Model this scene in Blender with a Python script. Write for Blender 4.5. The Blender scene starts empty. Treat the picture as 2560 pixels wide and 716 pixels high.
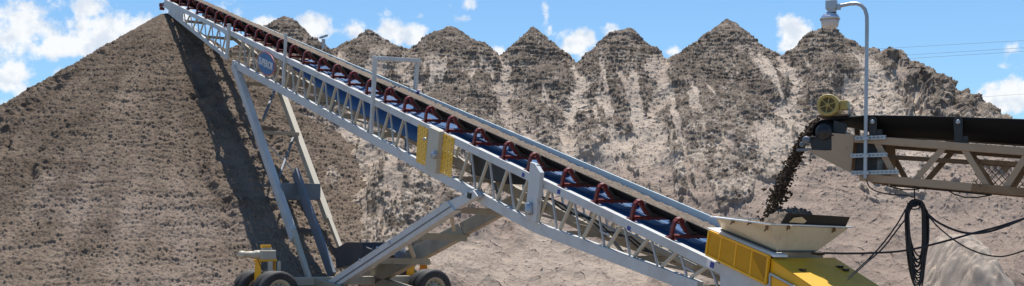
import bpy, math, random
import numpy as np
from mathutils import Vector as V

random.seed(7)
rng = np.random.default_rng(11)
scene = bpy.context.scene
COL = scene.collection
R = math.radians

# ------------------------------------------------------------------ camera facts
F = 3010.0            # focal length in photo pixels (photo is 2560 wide)
CX, HY = 1280.0, 605.0
GROUND = -1.83        # camera stands at the origin, eye 1.83 m over the ground

def pt(u, v, Y):
    return V(((u - CX) / F * Y, Y, (HY - v) / F * Y))

class Plane:
    """A vertical reference plane (the near side of a conveyor): t runs along it, lat away from it."""
    def __init__(s, X0, Y0, hx, hy, lx, ly):
        s.X0, s.Y0, s.hx, s.hy, s.lx, s.ly = X0, Y0, hx, hy, lx, ly
    def W(s, t, lat, z):
        return V((s.X0 + s.hx * t + s.lx * lat, s.Y0 + s.hy * t + s.ly * lat, z))
    def tz(s, u, v, lat=0.0):
        k = (u - CX) / F
        X, Y = s.X0 + s.lx * lat, s.Y0 + s.ly * lat
        t = (k * Y - X) / (s.hx - k * s.hy)
        return t, (HY - v) / F * (Y + s.hy * t)
    def P(s, u, v, lat=0.0):
        t, z = s.tz(u, v, lat)
        return s.W(t, lat, z)
    def lat_at(s, t, u):
        k = (u - CX) / F
        X, Y = s.X0 + s.hx * t, s.Y0 + s.hy * t
        return (k * Y - X) / (s.lx - k * s.ly)

th = R(33.3)
ST = Plane(410 * 20.5 / F, 20.5, -math.sin(th), math.cos(th), math.cos(th), math.sin(th))   # stacking conveyor
a2 = R(27)
OV = Plane((2165 - CX) * 18.6 / F, 18.6, math.cos(a2), -math.sin(a2), math.sin(a2), math.cos(a2))  # feed conveyor
HD = V((ST.hx, ST.hy, 0)); LT = V((ST.lx, ST.ly, 0)); UP = V((0, 0, 1))
HD2 = V((OV.hx, OV.hy, 0)); LT2 = V((OV.lx, OV.ly, 0))

# ------------------------------------------------------------------ materials
def node(nt, kind, **kw):
    n = nt.nodes.new(kind)
    for k, v in kw.items():
        if k in n.inputs.keys() if hasattr(n.inputs, 'keys') else False:
            n.inputs[k].default_value = v
        else:
            setattr(n, k, v)
    return n

def math_node(nt, op, a, b=None, clamp=False):
    n = nt.nodes.new('ShaderNodeMath'); n.operation = op; n.use_clamp = clamp
    for i, x in enumerate((a, b)):
        if x is None: continue
        if isinstance(x, (int, float)): n.inputs[i].default_value = x
        else: nt.links.new(x, n.inputs[i])
    return n.outputs[0]

def mixcol(nt, fac, a, b):
    n = nt.nodes.new('ShaderNodeMix'); n.data_type = 'RGBA'
    for sock, x in ((n.inputs[0], fac), (n.inputs[6], a), (n.inputs[7], b)):
        if isinstance(x, (int, float)): sock.default_value = x
        elif isinstance(x, tuple): sock.default_value = (*x, 1) if len(x) == 3 else x
        else: nt.links.new(x, sock)
    return n.outputs[2]

def noise(nt, vec, scale, detail=4, rough=.6):
    n = nt.nodes.new('ShaderNodeTexNoise')
    n.inputs['Scale'].default_value = scale; n.inputs['Detail'].default_value = detail
    n.inputs['Roughness'].default_value = rough
    nt.links.new(vec, n.inputs['Vector'])
    return n.outputs['Fac']

def ramp(nt, fac, lo, hi):
    n = nt.nodes.new('ShaderNodeMapRange'); n.interpolation_type = 'SMOOTHSTEP'
    n.inputs['From Min'].default_value = lo; n.inputs['From Max'].default_value = hi
    nt.links.new(fac, n.inputs['Value'])
    return n.outputs[0]

def paint(name, col, rough=.45, dirt=(.30, .25, .20), amount=.5, metal=0., rust=0., lo=.5, bump=.0, spec=.4):
    """Paint or metal with dusty patches, fine speckle and (optionally) rust."""
    m = bpy.data.materials.new(name); m.use_nodes = True
    nt = m.node_tree; b = nt.nodes['Principled BSDF']
    g = nt.nodes.new('ShaderNodeNewGeometry').outputs['Position']
    big = ramp(nt, noise(nt, g, 1.7, 6, .65), lo - .06, lo + .25)
    fine = ramp(nt, noise(nt, g, 22, 4, .7), .35, .75)
    f = math_node(nt, 'MULTIPLY', math_node(nt, 'MULTIPLY_ADD', big, .7, clamp=False), amount)
    f = math_node(nt, 'MULTIPLY', math_node(nt, 'ADD', math_node(nt, 'MULTIPLY', big, .7),
                                            math_node(nt, 'MULTIPLY', fine, .3)), amount, True)
    c = mixcol(nt, f, col, dirt)
    if rust:
        rf = math_node(nt, 'MULTIPLY', ramp(nt, noise(nt, g, 5, 7, .75), .62, .68), rust, True)
        c = mixcol(nt, rf, c, (.11, .04, .015))
    nt.links.new(c, b.inputs['Base Color'])
    r = math_node(nt, 'ADD', math_node(nt, 'MULTIPLY', f, .35), rough, True)
    nt.links.new(r, b.inputs['Roughness'])
    b.inputs['Metallic'].default_value = metal
    b.inputs['Specular IOR Level'].default_value = spec
    return m

CREAM = (.66, .62, .53)
M = {}
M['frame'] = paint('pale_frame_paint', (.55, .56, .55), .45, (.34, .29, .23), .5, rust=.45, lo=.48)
M['frame_far'] = paint('darker_frame_paint', (.36, .31, .225), .5, (.24, .19, .14), .75, rust=.6, lo=.46)  # darker and warmer than the near frame; far side and inner members
M['brace'] = paint('cream_brace_paint', (.50, .45, .35), .42, (.36, .31, .25), .4)
M['rod'] = paint('grey_rod_paint', (.42, .43, .43), .42, (.36, .31, .25), .35)
M['red'] = paint('dark_red_paint', (.15, .016, .014), .4, (.17, .10, .08), .45)
M['rubber'] = paint('black_rubber', (.012, .012, .012), .6, (.05, .042, .035), .45)
M['beltface'] = paint('dusty_belt_rubber', (.007, .007, .008), .55, (.018, .016, .014), .3, spec=.15)
M['roller'] = paint('dark_steel_roller', (.05, .05, .05), .45, (.16, .13, .10), .5)
M['guard'] = paint('pale_blue_guard_paint', (.52, .63, .66), .65, (.5, .48, .43), .3)
M['blue'] = paint('sky_reflection_blue', (.012, .082, .225), .4, (.05, .07, .10), .6)  # dark belt given the blue of its sky reflection
M['yellow'] = paint('safety_yellow_paint', (.85, .42, .006), .4, (.40, .28, .12), .25, rust=.15)
M['yellow_dusty'] = paint('dusty_yellow_paint', (.70, .38, .012), .55, (.36, .25, .09), .5)
M['yellow_pale'] = paint('pale_yellow_guard', (.84, .49, .05), .5, (.45, .36, .2), .3)
M['grille'] = paint('dull_fan_grille', (.11, .085, .03), .7, (.08, .06, .03), .4)
M['hole'] = paint('dark_slot', (.03, .028, .025), .9, (.05, .045, .04), .3)
M['slate'] = paint('slate_paint', (.12, .145, .175), .45, (.2, .18, .16), .4)
M['black'] = paint('black_machine_paint', (.016, .017, .020), .4, (.08, .07, .06), .4)
M['cowl'] = paint('charcoal_cowl_paint', (.032, .036, .044), .45, (.12, .10, .085), .5)
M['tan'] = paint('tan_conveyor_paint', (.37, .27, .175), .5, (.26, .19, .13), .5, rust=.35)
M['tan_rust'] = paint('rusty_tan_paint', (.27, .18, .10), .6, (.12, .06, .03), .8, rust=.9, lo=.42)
M['tan_far'] = paint('tan_paint_with_shade', (.17, .11, .062), .55, (.2, .15, .1), .5, rust=.5)  # same tan darkened, the far side's shade put into the colour
M['motor'] = paint('ochre_motor_paint', (.38, .29, .085), .45, (.3, .24, .12), .5)
M['galv'] = paint('galvanised_steel', (.40, .43, .46), .38, (.3, .31, .32), .5, metal=.55)
M['alu'] = paint('spun_aluminium', (.62, .65, .70), .28, (.5, .5, .5), .3, metal=.85)
M['cable'] = paint('black_cable_sheath', (.013, .013, .014), .5, (.05, .045, .04), .3)
M['hopper'] = paint('cream_hopper_paint', (.68, .58, .40), .45, (.42, .33, .21), .6, rust=.3, lo=.5)
M['white'] = paint('white_paint', (.78, .78, .76), .4, (.5, .46, .4), .3)
M['wire'] = paint('weathered_wire', (.16, .18, .21), .5, (.15, .15, .15), .3)
M['signblue'] = paint('sign_blue', (.05, .15, .32), .45, (.1, .13, .2), .4)
M['signred'] = paint('sign_red', (.42, .10, .10), .45, (.4, .2, .2), .3)
M['sticker'] = paint('sticker_blue', (.03, .05, .26), .5, (.2, .2, .3), .3)
M['rim'] = paint('dusty_cream_rim', (.42, .38, .30), .5, (.26, .2, .15), .6)
M['tyre'] = paint('tyre_rubber', (.018, .019, .022), .6, (.16, .135, .115), .55)

def lens_mat():
    m = bpy.data.materials.new('ribbed_lamp_lens'); m.use_nodes = True
    nt = m.node_tree; b = nt.nodes['Principled BSDF']
    b.inputs['Base Color'].default_value = (.93, .90, .88, 1)
    b.inputs['Roughness'].default_value = .35
    b.inputs['Transmission Weight'].default_value = .55
    b.inputs['IOR'].default_value = 1.12
    return m
M['lens'] = lens_mat()

def soil(name, dark, pale, fine=26, bumpd=.02, attr=True, pink=(.42, .34, .28)):
    m = bpy.data.materials.new(name); m.use_nodes = True
    nt = m.node_tree; b = nt.nodes['Principled BSDF']
    b.inputs['Roughness'].default_value = .95
    b.inputs['Specular IOR Level'].default_value = .12
    g = nt.nodes.new('ShaderNodeNewGeometry').outputs['Position']
    n1 = noise(nt, g, fine, 5, .75)
    n2 = noise(nt, g, 1.1, 5, .6)
    if attr:
        at = nt.nodes.new('ShaderNodeAttribute'); at.attribute_name = 'crust'
        f = math_node(nt, 'ADD', math_node(nt, 'MULTIPLY', at.outputs['Fac'], .86), math_node(nt, 'ADD', math_node(nt, 'MULTIPLY', math_node(nt, 'SUBTRACT', n1, .5), .9), .10), True)
        at2 = nt.nodes.new('ShaderNodeAttribute'); at2.attribute_name = 'pink'
        pcol = mixcol(nt, at2.outputs['Fac'], pale, pink)
    else:
        f = ramp(nt, n1, .3, .7); pcol = pale
    c = mixcol(nt, f, pcol, dark)
    k = math_node(nt, 'ADD', math_node(nt, 'MULTIPLY', math_node(nt, 'SUBTRACT', n2, .5), .5), 1.0)
    hs = nt.nodes.new('ShaderNodeHueSaturation'); nt.links.new(c, hs.inputs['Color']); nt.links.new(k, hs.inputs['Value'])
    nt.links.new(hs.outputs[0], b.inputs['Base Color'])
    bm = nt.nodes.new('ShaderNodeBump'); bm.inputs['Strength'].default_value = .9
    bm.inputs['Distance'].default_value = bumpd
    nt.links.new(noise(nt, g, fine * .8, 6, .8), bm.inputs['Height'])
    nt.links.new(bm.outputs[0], b.inputs['Normal'])
    return m
M['main_sand'] = soil('brown_damp_sand', (.110, .082, .060), (.262, .203, .155), 42, .03, pink=(.32, .255, .21))
M['ridge_sand'] = soil('crusted_dry_sand', (.118, .093, .073), (.50, .415, .335), 42, .03, pink=(.32, .248, .20))
M['loadsand'] = soil('conveyed_sand', (.105, .082, .062), (.26, .21, .165), 30, .02, attr=False)
M['wetsand'] = soil('dark_falling_sand', (.034, .024, .017), (.085, .062, .045), 30, .01, attr=False)
M['ground'] = soil('yard_ground', (.18, .14, .11), (.28, .225, .18), 3, .05, attr=False)

# ------------------------------------------------------------------ mesh builder
class MB:
    def __init__(s): s.v = []; s.f = []; s.smooth = []
    def add(s, vs, fs, smooth=False):
        o = len(s.v); s.v += [V(p) for p in vs]
        s.f += [tuple(i + o for i in f) for f in fs]; s.smooth += [smooth] * len(fs)
        return s
    def beam(s, p, q, w, h, up=UP, side=None):
        """box from p to q; w across, h along the up direction"""
        p, q = V(p), V(q); d = (q - p).normalized()
        if side is None:
            side = d.cross(up)
            if side.length < 1e-4: side = d.cross(V((1, 0, 0)))
        side = side.normalized(); u = side.cross(d).normalized()
        vs = []
        for c in (p, q):
            for a, b in ((-1, -1), (1, -1), (1, 1), (-1, 1)):
                vs.append(c + side * (a * w / 2) + u * (b * h / 2))
        return s.add(vs, [(3, 2, 1, 0), (4, 5, 6, 7), (0, 1, 5, 4), (1, 2, 6, 5), (2, 3, 7, 6), (3, 0, 4, 7)])
    def box(s, c, ax, ay, az):
        c = V(c); vs = []
        for k in (-1, 1):
            for a, b in ((-1, -1), (1, -1), (1, 1), (-1, 1)):
                vs.append(c + ax * a + ay * b + az * k)
        return s.add(vs, [(3, 2, 1, 0), (4, 5, 6, 7), (0, 1, 5, 4), (1, 2, 6, 5), (2, 3, 7, 6), (3, 0, 4, 7)])
    def prism(s, poly, off):
        """polygon pushed along the vector off"""
        off = V(off); n = len(poly)
        vs = [V(p) for p in poly] + [V(p) + off for p in poly]
        fs = [tuple(range(n))[::-1], tuple(range(n, 2 * n))]
        fs += [(i, (i + 1) % n, n + (i + 1) % n, n + i) for i in range(n)]
        return s.add(vs, fs)
    def tube(s, pts, r, n=8, caps=True, smooth=True):
        pts = [V(p) for p in pts]; m = len(pts)
        rr = r if isinstance(r, (list, tuple)) else [r] * m
        prev = None; vs = []
        for i, p in enumerate(pts):
            d = (pts[min(i + 1, m - 1)] - pts[max(i - 1, 0)]).normalized()
            if prev is None:
                a = d.cross(UP)
                if a.length < 1e-3: a = d.cross(V((1, 0, 0)))
            else:
                a = prev - d * prev.dot(d)
                if a.length < 1e-4: a = d.cross(UP)
            a.normalize(); prev = a; b = d.cross(a)
            for k in range(n):
                an = 2 * math.pi * k / n
                vs.append(p + a * (math.cos(an) * rr[i]) + b * (math.sin(an) * rr[i]))
        fs = [(i * n + k, i * n + (k + 1) % n, (i + 1) * n + (k + 1) % n, (i + 1) * n + k)
              for i in range(m - 1) for k in range(n)]
        s.add(vs, fs, smooth)
        if caps:
            s.add(vs[:n], [tuple(range(n))[::-1]]); s.add(vs[-n:], [tuple(range(n))])
        return s
    def lathe(s, c, axis, prof, n=28, smooth=True):
        """prof: list of (radius, distance along axis)"""
        axis = V(axis).normalized(); a = axis.cross(UP)
        if a.length < 1e-3: a = axis.cross(V((1, 0, 0)))
        a.normalize(); b = axis.cross(a); c = V(c); vs = []
        for r, h in prof:
            for k in range(n):
                an = 2 * math.pi * k / n
                vs.append(c + axis * h + a * (math.cos(an) * r) + b * (math.sin(an) * r))
        m = len(prof)
        fs = [(i * n + k, i * n + (k + 1) % n, (i + 1) * n + (k + 1) % n, (i + 1) * n + k)
              for i in range(m - 1) for k in range(n)]
        return s.add(vs, fs, smooth)
    def grid(s, rows, smooth=True):
        n = len(rows[0]); vs = [p for r in rows for p in r]
        fs = [(i * n + j, i * n + j + 1, (i + 1) * n + j + 1, (i + 1) * n + j)
              for i in range(len(rows) - 1) for j in range(n - 1)]
        return s.add(vs, fs, smooth)
    def build(s, name, mat, parent=None, origin=None, bevel=0., label=None, solid=0.):
        """origin is the WORLD position of the object's own origin (default: the parent's)"""
        po = V(parent['_w']) if parent is not None else V((0, 0, 0))
        if origin is None: origin = po if parent is not None else sum(s.v, V((0, 0, 0))) / len(s.v)
        origin = V(origin)
        me = bpy.data.meshes.new(name)
        me.from_pydata([tuple(p - origin) for p in s.v], [], s.f)
        me.polygons.foreach_set('use_smooth', s.smooth)
        me.materials.append(M[mat] if isinstance(mat, str) else mat); me.update()
        import bmesh
        bm = bmesh.new(); bm.from_mesh(me); bmesh.ops.recalc_face_normals(bm, faces=bm.faces); bm.to_mesh(me); bm.free()
        o = bpy.data.objects.new(name, me); COL.objects.link(o)
        o['_w'] = tuple(origin)
        if parent is not None: o.parent = parent; o.location = origin - po
        else: o.location = origin
        if solid:
            md = o.modifiers.new('thickness', 'SOLIDIFY'); md.thickness = solid
        if bevel:
            md = o.modifiers.new('edge', 'BEVEL'); md.width = bevel; md.segments = 2; md.limit_method = 'ANGLE'
        if label: o['label'] = label
        return o

def tag(o, label=None, cat=None, group=None, kind=None):
    if label: o['label'] = label
    if cat: o['category'] = cat
    if group: o['group'] = group
    if kind: o['kind'] = kind
    return o

def empty(name, loc, label, cat, group=None):
    o = bpy.data.objects.new(name, None); COL.objects.link(o)
    o.location = loc; o['_w'] = tuple(V(loc)); o.empty_display_size = .2
    return tag(o, label, cat, group)

# ------------------------------------------------------------------ noise in numpy
def _h(ix, iy, seed):
    n = (ix.astype(np.int64) * 374761393 + iy.astype(np.int64) * 668265263 + seed * 982451653) & 0xffffffff
    n = ((n ^ (n >> 13)) * 1274126177) & 0xffffffff
    n = ((n ^ (n >> 16)) * 2246822519) & 0xffffffff
    return ((n ^ (n >> 15)) & 0xffffff) / float(0xffffff)
def vn(x, y, seed=0):
    ix, iy = np.floor(x), np.floor(y); fx, fy = x - ix, y - iy
    fx = fx * fx * fx * (fx * (fx * 6 - 15) + 10); fy = fy * fy * fy * (fy * (fy * 6 - 15) + 10)
    a, b = _h(ix, iy, seed), _h(ix + 1, iy, seed); c, d = _h(ix, iy + 1, seed), _h(ix + 1, iy + 1, seed)
    return (a + (b - a) * fx) * (1 - fy) + (c + (d - c) * fx) * fy
def fbm(x, y, seed=0, oct=4, gain=.5):
    s = 0; a = 1; t = 0
    for o in range(oct):
        ca, sa = math.cos(o * 1.1), math.sin(o * 1.1)
        s = s + a * vn((x * ca - y * sa) * 2 ** o + o * 17.3, (x * sa + y * ca) * 2 ** o - o * 9.1, seed + o); t += a; a *= gain
    return s / t
def cells(x, y, seed=0):
    """distance to the nearest and second nearest scattered point, and the nearest one's random number"""
    ix, iy = np.floor(x), np.floor(y)
    f1 = np.full(x.shape, 9.); f2 = np.full(x.shape, 9.); idr = np.zeros(x.shape)
    for dx in (-1, 0, 1):
        for dy in (-1, 0, 1):
            cx, cy = ix + dx, iy + dy
            d = np.hypot(cx + .15 + .7 * _h(cx, cy, seed) - x, cy + .15 + .7 * _h(cx, cy, seed + 77) - y)
            near = d < f1
            f2 = np.where(near, f1, np.minimum(f2, d)); idr = np.where(near, _h(cx, cy, seed + 154), idr)
            f1 = np.where(near, d, f1)
    return f1, f2, idr
def ss(a, b, x):
    t = np.clip((x - a) / (b - a), 0, 1); return t * t * (3 - 2 * t)

def sheet(name, X, Y, Z, mat, attrs, keep=None):
    """a height field as one mesh; keep = bool mask per quad"""
    ny, nx = X.shape
    idx = np.arange(ny * nx).reshape(ny, nx)
    q = np.stack([idx[:-1, :-1], idx[:-1, 1:], idx[1:, 1:], idx[1:, :-1]], -1).reshape(-1, 4)
    if keep is not None: q = q[keep.reshape(-1)]
    used = np.unique(q); remap = np.full(ny * nx, -1, np.int64); remap[used] = np.arange(len(used))
    q = remap[q]
    co = np.stack([X, Y, Z], -1).reshape(-1, 3)[used]
    i0 = np.argmax(co[:, 2]); org = np.array([co[i0, 0], co[i0, 1], GROUND])
    me = bpy.data.meshes.new(name)
    me.vertices.add(len(co)); me.vertices.foreach_set('co', (co - org).astype(np.float32).ravel())
    me.loops.add(q.size); me.loops.foreach_set('vertex_index', q.astype(np.int32).ravel())
    me.polygons.add(len(q)); me.polygons.foreach_set('loop_start', np.arange(0, q.size, 4, dtype=np.int32))
    me.polygons.foreach_set('loop_total', np.full(len(q), 4, np.int32))
    me.polygons.foreach_set('use_smooth', np.ones(len(q), bool))
    for an, arr in attrs.items():
        at = me.attributes.new(an, 'FLOAT', 'POINT'); at.data.foreach_set('value', arr.reshape(-1)[used].astype(np.float32))
    me.materials.append(M[mat]); me.update(calc_edges=True)
    o = bpy.data.objects.new(name, me); COL.objects.link(o); o.location = org; o['_w'] = tuple(org)
    return o

# ------------------------------------------------------------------ ground
mb = MB(); mb.add([(-900, -120, GROUND), (900, -120, GROUND), (900, 1500, GROUND), (-900, 1500, GROUND)], [(0, 1, 2, 3)])
tag(mb.build('ground', 'ground', origin=(0, 0, GROUND)), kind='structure')

# ------------------------------------------------------------------ sand piles
# main pile under the conveyor head
apx, apy, apz = (416 - CX) * 44 / F, 44.0, 8.50
xs = np.arange(-28.5, 3.5, .025)
ys = np.concatenate([np.arange(28.4, 45.2, .026), np.linspace(45.3, 60, 60)])
X, Y = np.meshgrid(xs, ys)
dx, dy = X - apx, Y - apy
r = np.hypot(dx, dy); ang = np.arctan2(dx, -dy)
r_ = r + (fbm(ang * 5, r * .25, 3, 4) - .5) * .55 * np.clip(r / 6, 0, 1)
kk = .692 + .066 * np.exp(-((ang - .5) / .36) ** 2) - .02 * ss(.8, 1.1, ang)
base = apz - kk * np.sqrt(r_ ** 2 + .05) + .012 * np.clip(r_ - 8, 0, 20) ** 1.5
dep = apz - base
wav = (fbm(ang * 3, dep * .35, 4) - .5) * .9
band = fbm(ang * r * .40, (dep + wav * .5) * 3.0, 5, 4) - .5
band2 = fbm(ang * r * .9, (dep + wav * .4) * 8.0, 6, 3) - .5
lump = fbm(X * 6, Y * 7.2, 8, 4, .7) - .5
f1, f2, ci = cells(X * 5.5, Y * 6.4, 9)
clod = np.clip((f2 - f1) * 2.2, 0, 1) * np.clip(ci - .45, 0, 1) * 1.8
g1, g2, gi = cells(X * 11, Y * 12.5, 10)
peb = np.clip((g2 - g1) * 2.0, 0, 1) * gi
# slump scars running down from the top
scar = np.zeros_like(X)
for (a0, r0, r1, wd, dp) in ((-.62, 1.8, 8.5, .16, .26), (-.52, 4.0, 10, .13, .22), (-.30, 5.0, 11, .14, .16), (-.84, 4.0, 9, .13, .12),
                             (.55, 3.0, 7, .15, .20), (.75, 5, 9, .2, .16), (-.15, 7, 12.5, .15, .12), (.42, 7.5, 12, .14, .12)):
    off = (ang - a0) * r - (fbm(r * .9, r * 0 + a0 * 40, 21) - .5) * 1.6
    e = np.exp(-(off / wd) ** 2) - .7 * np.exp(-((off - wd * 1.7) / (wd * 1.3)) ** 2)
    scar += dp * e * ss(r0, r0 + 1.2, r) * (1 - ss(r1 - 2.5, r1, r))
lump2 = fbm(X * 13, Y * 15.5, 11, 3, .7) - .5
amp = np.clip(r / 2.2, .3, 1)
def push(base, d, X, Y, xs, ys):
    gy, gx = np.gradient(base, ys, xs)
    gx, gy = np.clip(gx, -1, 1), np.clip(gy, -1, 1); n = np.sqrt(1 + gx * gx + gy * gy)
    return X - gx / n * d, Y - gy / n * d, base + d / n
lump3 = fbm(X * 24, Y * 28, 12, 2, .7) - .5
runs = fbm(ang * 16, r * .18, 13, 4) - .5
d = amp * (band * .08 + band2 * .09 + lump * .035 + lump2 * .075 + lump3 * .08 + clod * .018 + peb * .045 + runs * .10 - .04) - scar * (1.0 + lump * .7)
X, Y, Z = push(base, d, X, Y, xs, ys)
Z = np.maximum(Z, GROUND - .2)
cr = .66 - .40 * ss(5, 10.5, dep) + band * .55 + band2 * .5 + lump2 * .5 + runs * .9 - .25 * ss(.1, .9, ang) * ss(3, 9, dep)
pk = ss(.4, .6, fbm(X * .35, Y * .35, 31)) * ss(4, 9, dep)
ok = (Z[:-1, :-1] > GROUND - .15) | (Z[1:, 1:] > GROUND - .15)
o = sheet('sand_pile', X, Y, Z, 'main_sand', {'crust': np.clip(cr, 0, 1), 'pink': pk}, ok)
tag(o, 'tallest brown sand pile under the conveyor head with the conveyor shadow down its face', 'sand pile')

# ridge of older cones behind, built by the same swinging conveyor
cones = [  # u, v of the peak, distance, side slope near the peak, slope lower down
    (714, 34, 46.6, .78, .88), (926, 72, 48.2, .66, .79), (1126, 60, 48.9, .72, .70), (1342, 58, 49.0, 1.0, .67), (1562, 60, 48.9, .90, .66),
    (1810, 40, 48.6, .84, .66), (2052, 56, 47.6, .84, .66), (2186, 126, 46.6, .56, .66)]
more = [(2330, 205, 45.6, .60, 7), (2440, 262, 45.0, .60, 7), (2560, 300, 44.6, .60, 7), (2700, 330, 44, .55, 7), (2900, 380, 43.5, .6, 7)]
allc = [(u, v, d, k, i, kl) for i, (u, v, d, k, kl) in enumerate(cones)] + [m_ + (.66,) for m_ in more]
xs = np.arange(-14.5, 24.2, .026)
ys = np.concatenate([np.arange(30.5, 50.3, .027), np.linspace(50.4, 66, 50)])
X, Y = np.meshgrid(xs, ys)
wx = (fbm(X * .8, Y * .8, 41) - .5); wy = (fbm(X * .8, Y * .8, 42) - .5)
Xw, Yw = X + wx * .9, Y + wy * .9
hs = []
for n_, (u, v, d, k, own, kl) in enumerate(allc):
    p = pt(u, v, d)
    rr = np.hypot(Xw - p.x, (Yw - p.y) * .98)
    rr = np.sqrt(rr ** 2 + .02)
    # rills radiating from the peak
    an = np.arctan2(Xw - p.x, p.y - Yw)
    rr = rr + (fbm(an * 4 + n_ * 9, rr * .3, 50 + n_, 3) - .5) * np.clip(rr - .6, 0, 5) * .22
    h = p.z - np.where(rr < 2.0, k * rr, k * 2.0 + kl * (rr - 2.0)) + .008 * np.clip(rr - 9, 0, 30) ** 1.6
    hs.append(h)
hs = np.array(hs)
K = 22.0
base = np.log(np.exp((hs - hs.max(0)) * K).sum(0)) / K + hs.max(0)
top2 = np.sort(hs, 0)[-2:]
valley = 1 - ss(.0, .75, top2[1] - top2[0])
owner = np.array([c[4] for c in allc])[hs.argmax(0)]
# the foot of the ridge swells where old slides came down
for (u, v, d, rad, hh) in ((1000, 560, 37.5, 2.6, .9), (1000, 450, 40.5, 2.2, .5)):
    p = pt(u, v, d); base += hh * np.exp(-((X - p.x) ** 2 + (Y - p.y) ** 2) / rad ** 2)
toe = GROUND - .5
sl = base * 1.72
ctr = np.array([pt(c[0], c[1], c[2]).x for c in allc])
lowf = fbm(X * .45, sl * .35, 61, 4) - .5
right = ss(13.0, 14.6, X + lowf * 1.5)
# crust: top and middle wear it, the foot has shed it
uu = CX + F * X / Y
vv = HY - F * base / Y
edge_v = 400 + 95 * np.exp(-((uu - 1790) / 130) ** 2) + 190 * np.exp(-((uu - 1000) / 190) ** 2) - 95 * np.exp(-((uu - 1480) / 90) ** 2) - 40 * np.exp(-((uu - 2060) / 70) ** 2)
bias = (edge_v - vv) / 170.
m_in = bias + .30 + lowf * 1.7 + (fbm(X * 2.2, sl * 1.6, 62, 3) - .5) * .9
crust = ss(-.03, .05, m_in)
flute = fbm(X * 2.1 + base * .5, sl * .22, 63, 3) - .5
right_m = ss(.0, .05, flute * 2 + (fbm(X * 3, sl * 1.4, 64, 3) - .5) * .8 + .15 + .30 * ss(3.0, 5.0, base) - 1.6 * ss(-4.3, -2.6, -base))
crust = crust * (1 - right) + right_m * right
gapv = top2[1] - top2[0]                     # small close to a valley between two cones
nearv = 1 - ss(.3, 2.4, gapv)
streak = ss(.66 - .08 * nearv, .74 - .08 * nearv, fbm(X * 2.6 + lowf, sl * .34, 72, 4)) * ss(8.2, 6.4, base) * (1 - right)
streak = np.maximum(streak, .95 * (1 - ss(.03, .24, gapv + (fbm(X * 3, sl, 78, 3) - .5) * .36)) * ss(8.0, 6.8, base) * (1 - right))
crust = crust * (1 - .7 * streak)
f1, f2, ci = cells(X * 6.5 + lowf, Y * 7.6, 65)
clod = np.clip((f2 - f1) * 2.4, 0, 1) * ci
g1, g2, gi = cells(X * 13.5, Y * 15.5, 66)
peb = np.clip((g2 - g1) * 2.4, 0, 1) * gi
h1, h2, hi = cells(X * 3.0 + wx * 1.5, Y * 3.4 + wy * 1.5, 67)
bould = np.clip((h2 - h1) * 1.8, 0, 1) * hi
dep = pt(0, 45, 48.5).z - base
bandw = (fbm(X * .6, sl * .2, 68) - .5) * .8
zz_ = base + bandw * .45
band = fbm(X * .45, zz_ * 4.6, 69, 4) - .5
saw = (zz_ * 5.6 + fbm(X * .7, zz_ * 1.5, 74, 3) * 1.2) % 1.0
saw = np.where(saw < .8, saw / .8, (1 - saw) / .2) - .5       # gentle tread, steep riser
sawm = ss(.40, .58, fbm(X * .9, zz_ * 2.2, 75, 3))
upper = 1 - ss(3.0, 7.2, dep)
mott = fbm(X * 4.2, sl * 2.6, 79, 4, .6) - .5
q1, q2, qi = cells(X * 2.6 + lowf * 2, sl * .62 + lowf, 80)
ribs = np.clip((q2 - q1) * 1.6, 0, 1) * (.4 + .6 * qi)
lumpn = fbm(X * 6, Y * 7, 70, 4, .7) - .5
lump2 = fbm(X * 14, Y * 16.5, 76, 3, .7) - .5
rill = fbm(X * 2.4 + lowf, sl * .22, 71, 4) - .5
sparse = np.clip(.6 - g1, 0, 1) * (gi > .86) * ss(-1.6, -.1, m_in)
lump3 = fbm(X * 25, Y * 29, 77, 2, .7) - .5
rough_c = (clod * .04 + peb * .06 + lumpn * .06 + lump2 * .075 + lump3 * .055 + band * (.04 + .10 * upper)
           - saw * sawm * (.02 + .036 * upper) * (1 - right) + bould * .05 * (1 - upper) * (1 - right) + (bould * .10 + ribs * .34) * right)
rough_c = rough_c - .06
taper = np.clip(dep / .8, .35, 1)
d = taper * (crust * (.03 + .12 * (1 - upper) + .12 * right + rough_c) + (1 - crust) * (rill * .09 + lumpn * .022 + lump2 * .025 + lump3 * .045 + sparse * .10)) - valley * (.28 + .3 * rill) * ss(1.6, 4.0, dep)
X0_, sl0 = X, sl
X, Y, Z = push(base, d, X, Y, xs, ys)
Z = np.maximum(Z, toe)
gapp = ss(-.10, .14, lumpn * .35 + lump2 * .2 + clod * .12 + peb * .08 - .05)
col = crust * (.46 + .22 * gapp + .22 * upper + band * .7 * upper + lump2 * .7 + mott * (2.6 - 1.6 * upper)) + sparse * 1.6 - streak * .40 - valley * .15 * ss(.8, 2, dep)
col = col - .08 * ss(3.5, 6.5, dep) + .10 * ss(15, 18, X)
pk = (1 - crust) * ss(.40, .62, fbm(X * .5, sl * .3, 73)) * .6 + (1 - crust) * (.45 * ss(4.5, 7.5, dep) + .45 * ss(3, 7, X) * ss(5.5, 8, dep))
attrs = {'crust': np.clip(col, 0, 1), 'pink': np.clip(pk, 0, 1)}
oq = owner[:-1, :-1]
okz = (Z[:-1, :-1] > GROUND - .4) | (Z[1:, 1:] > GROUND - .4)
pile_labels = [
    'leftmost banded sand peak rising just over the upper half of the conveyor',
    'broad rounded banded sand peak behind the white arch over the conveyor',
    'banded sand peak directly right of the white arch, second broad one from the left',
    'sharp pointed sand peak streaked pale to its tip, near the middle of the row',
    'narrow pointed sand peak with a pale hollow on the left of its tip',
    'largest sand peak of the row with dark overhanging crust low on its face',
    'rough clodded sand peak rising behind the yard lamp lens and the drive motor',
    'fluted chunky sand ridge falling to the right behind the feed conveyor']
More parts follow.
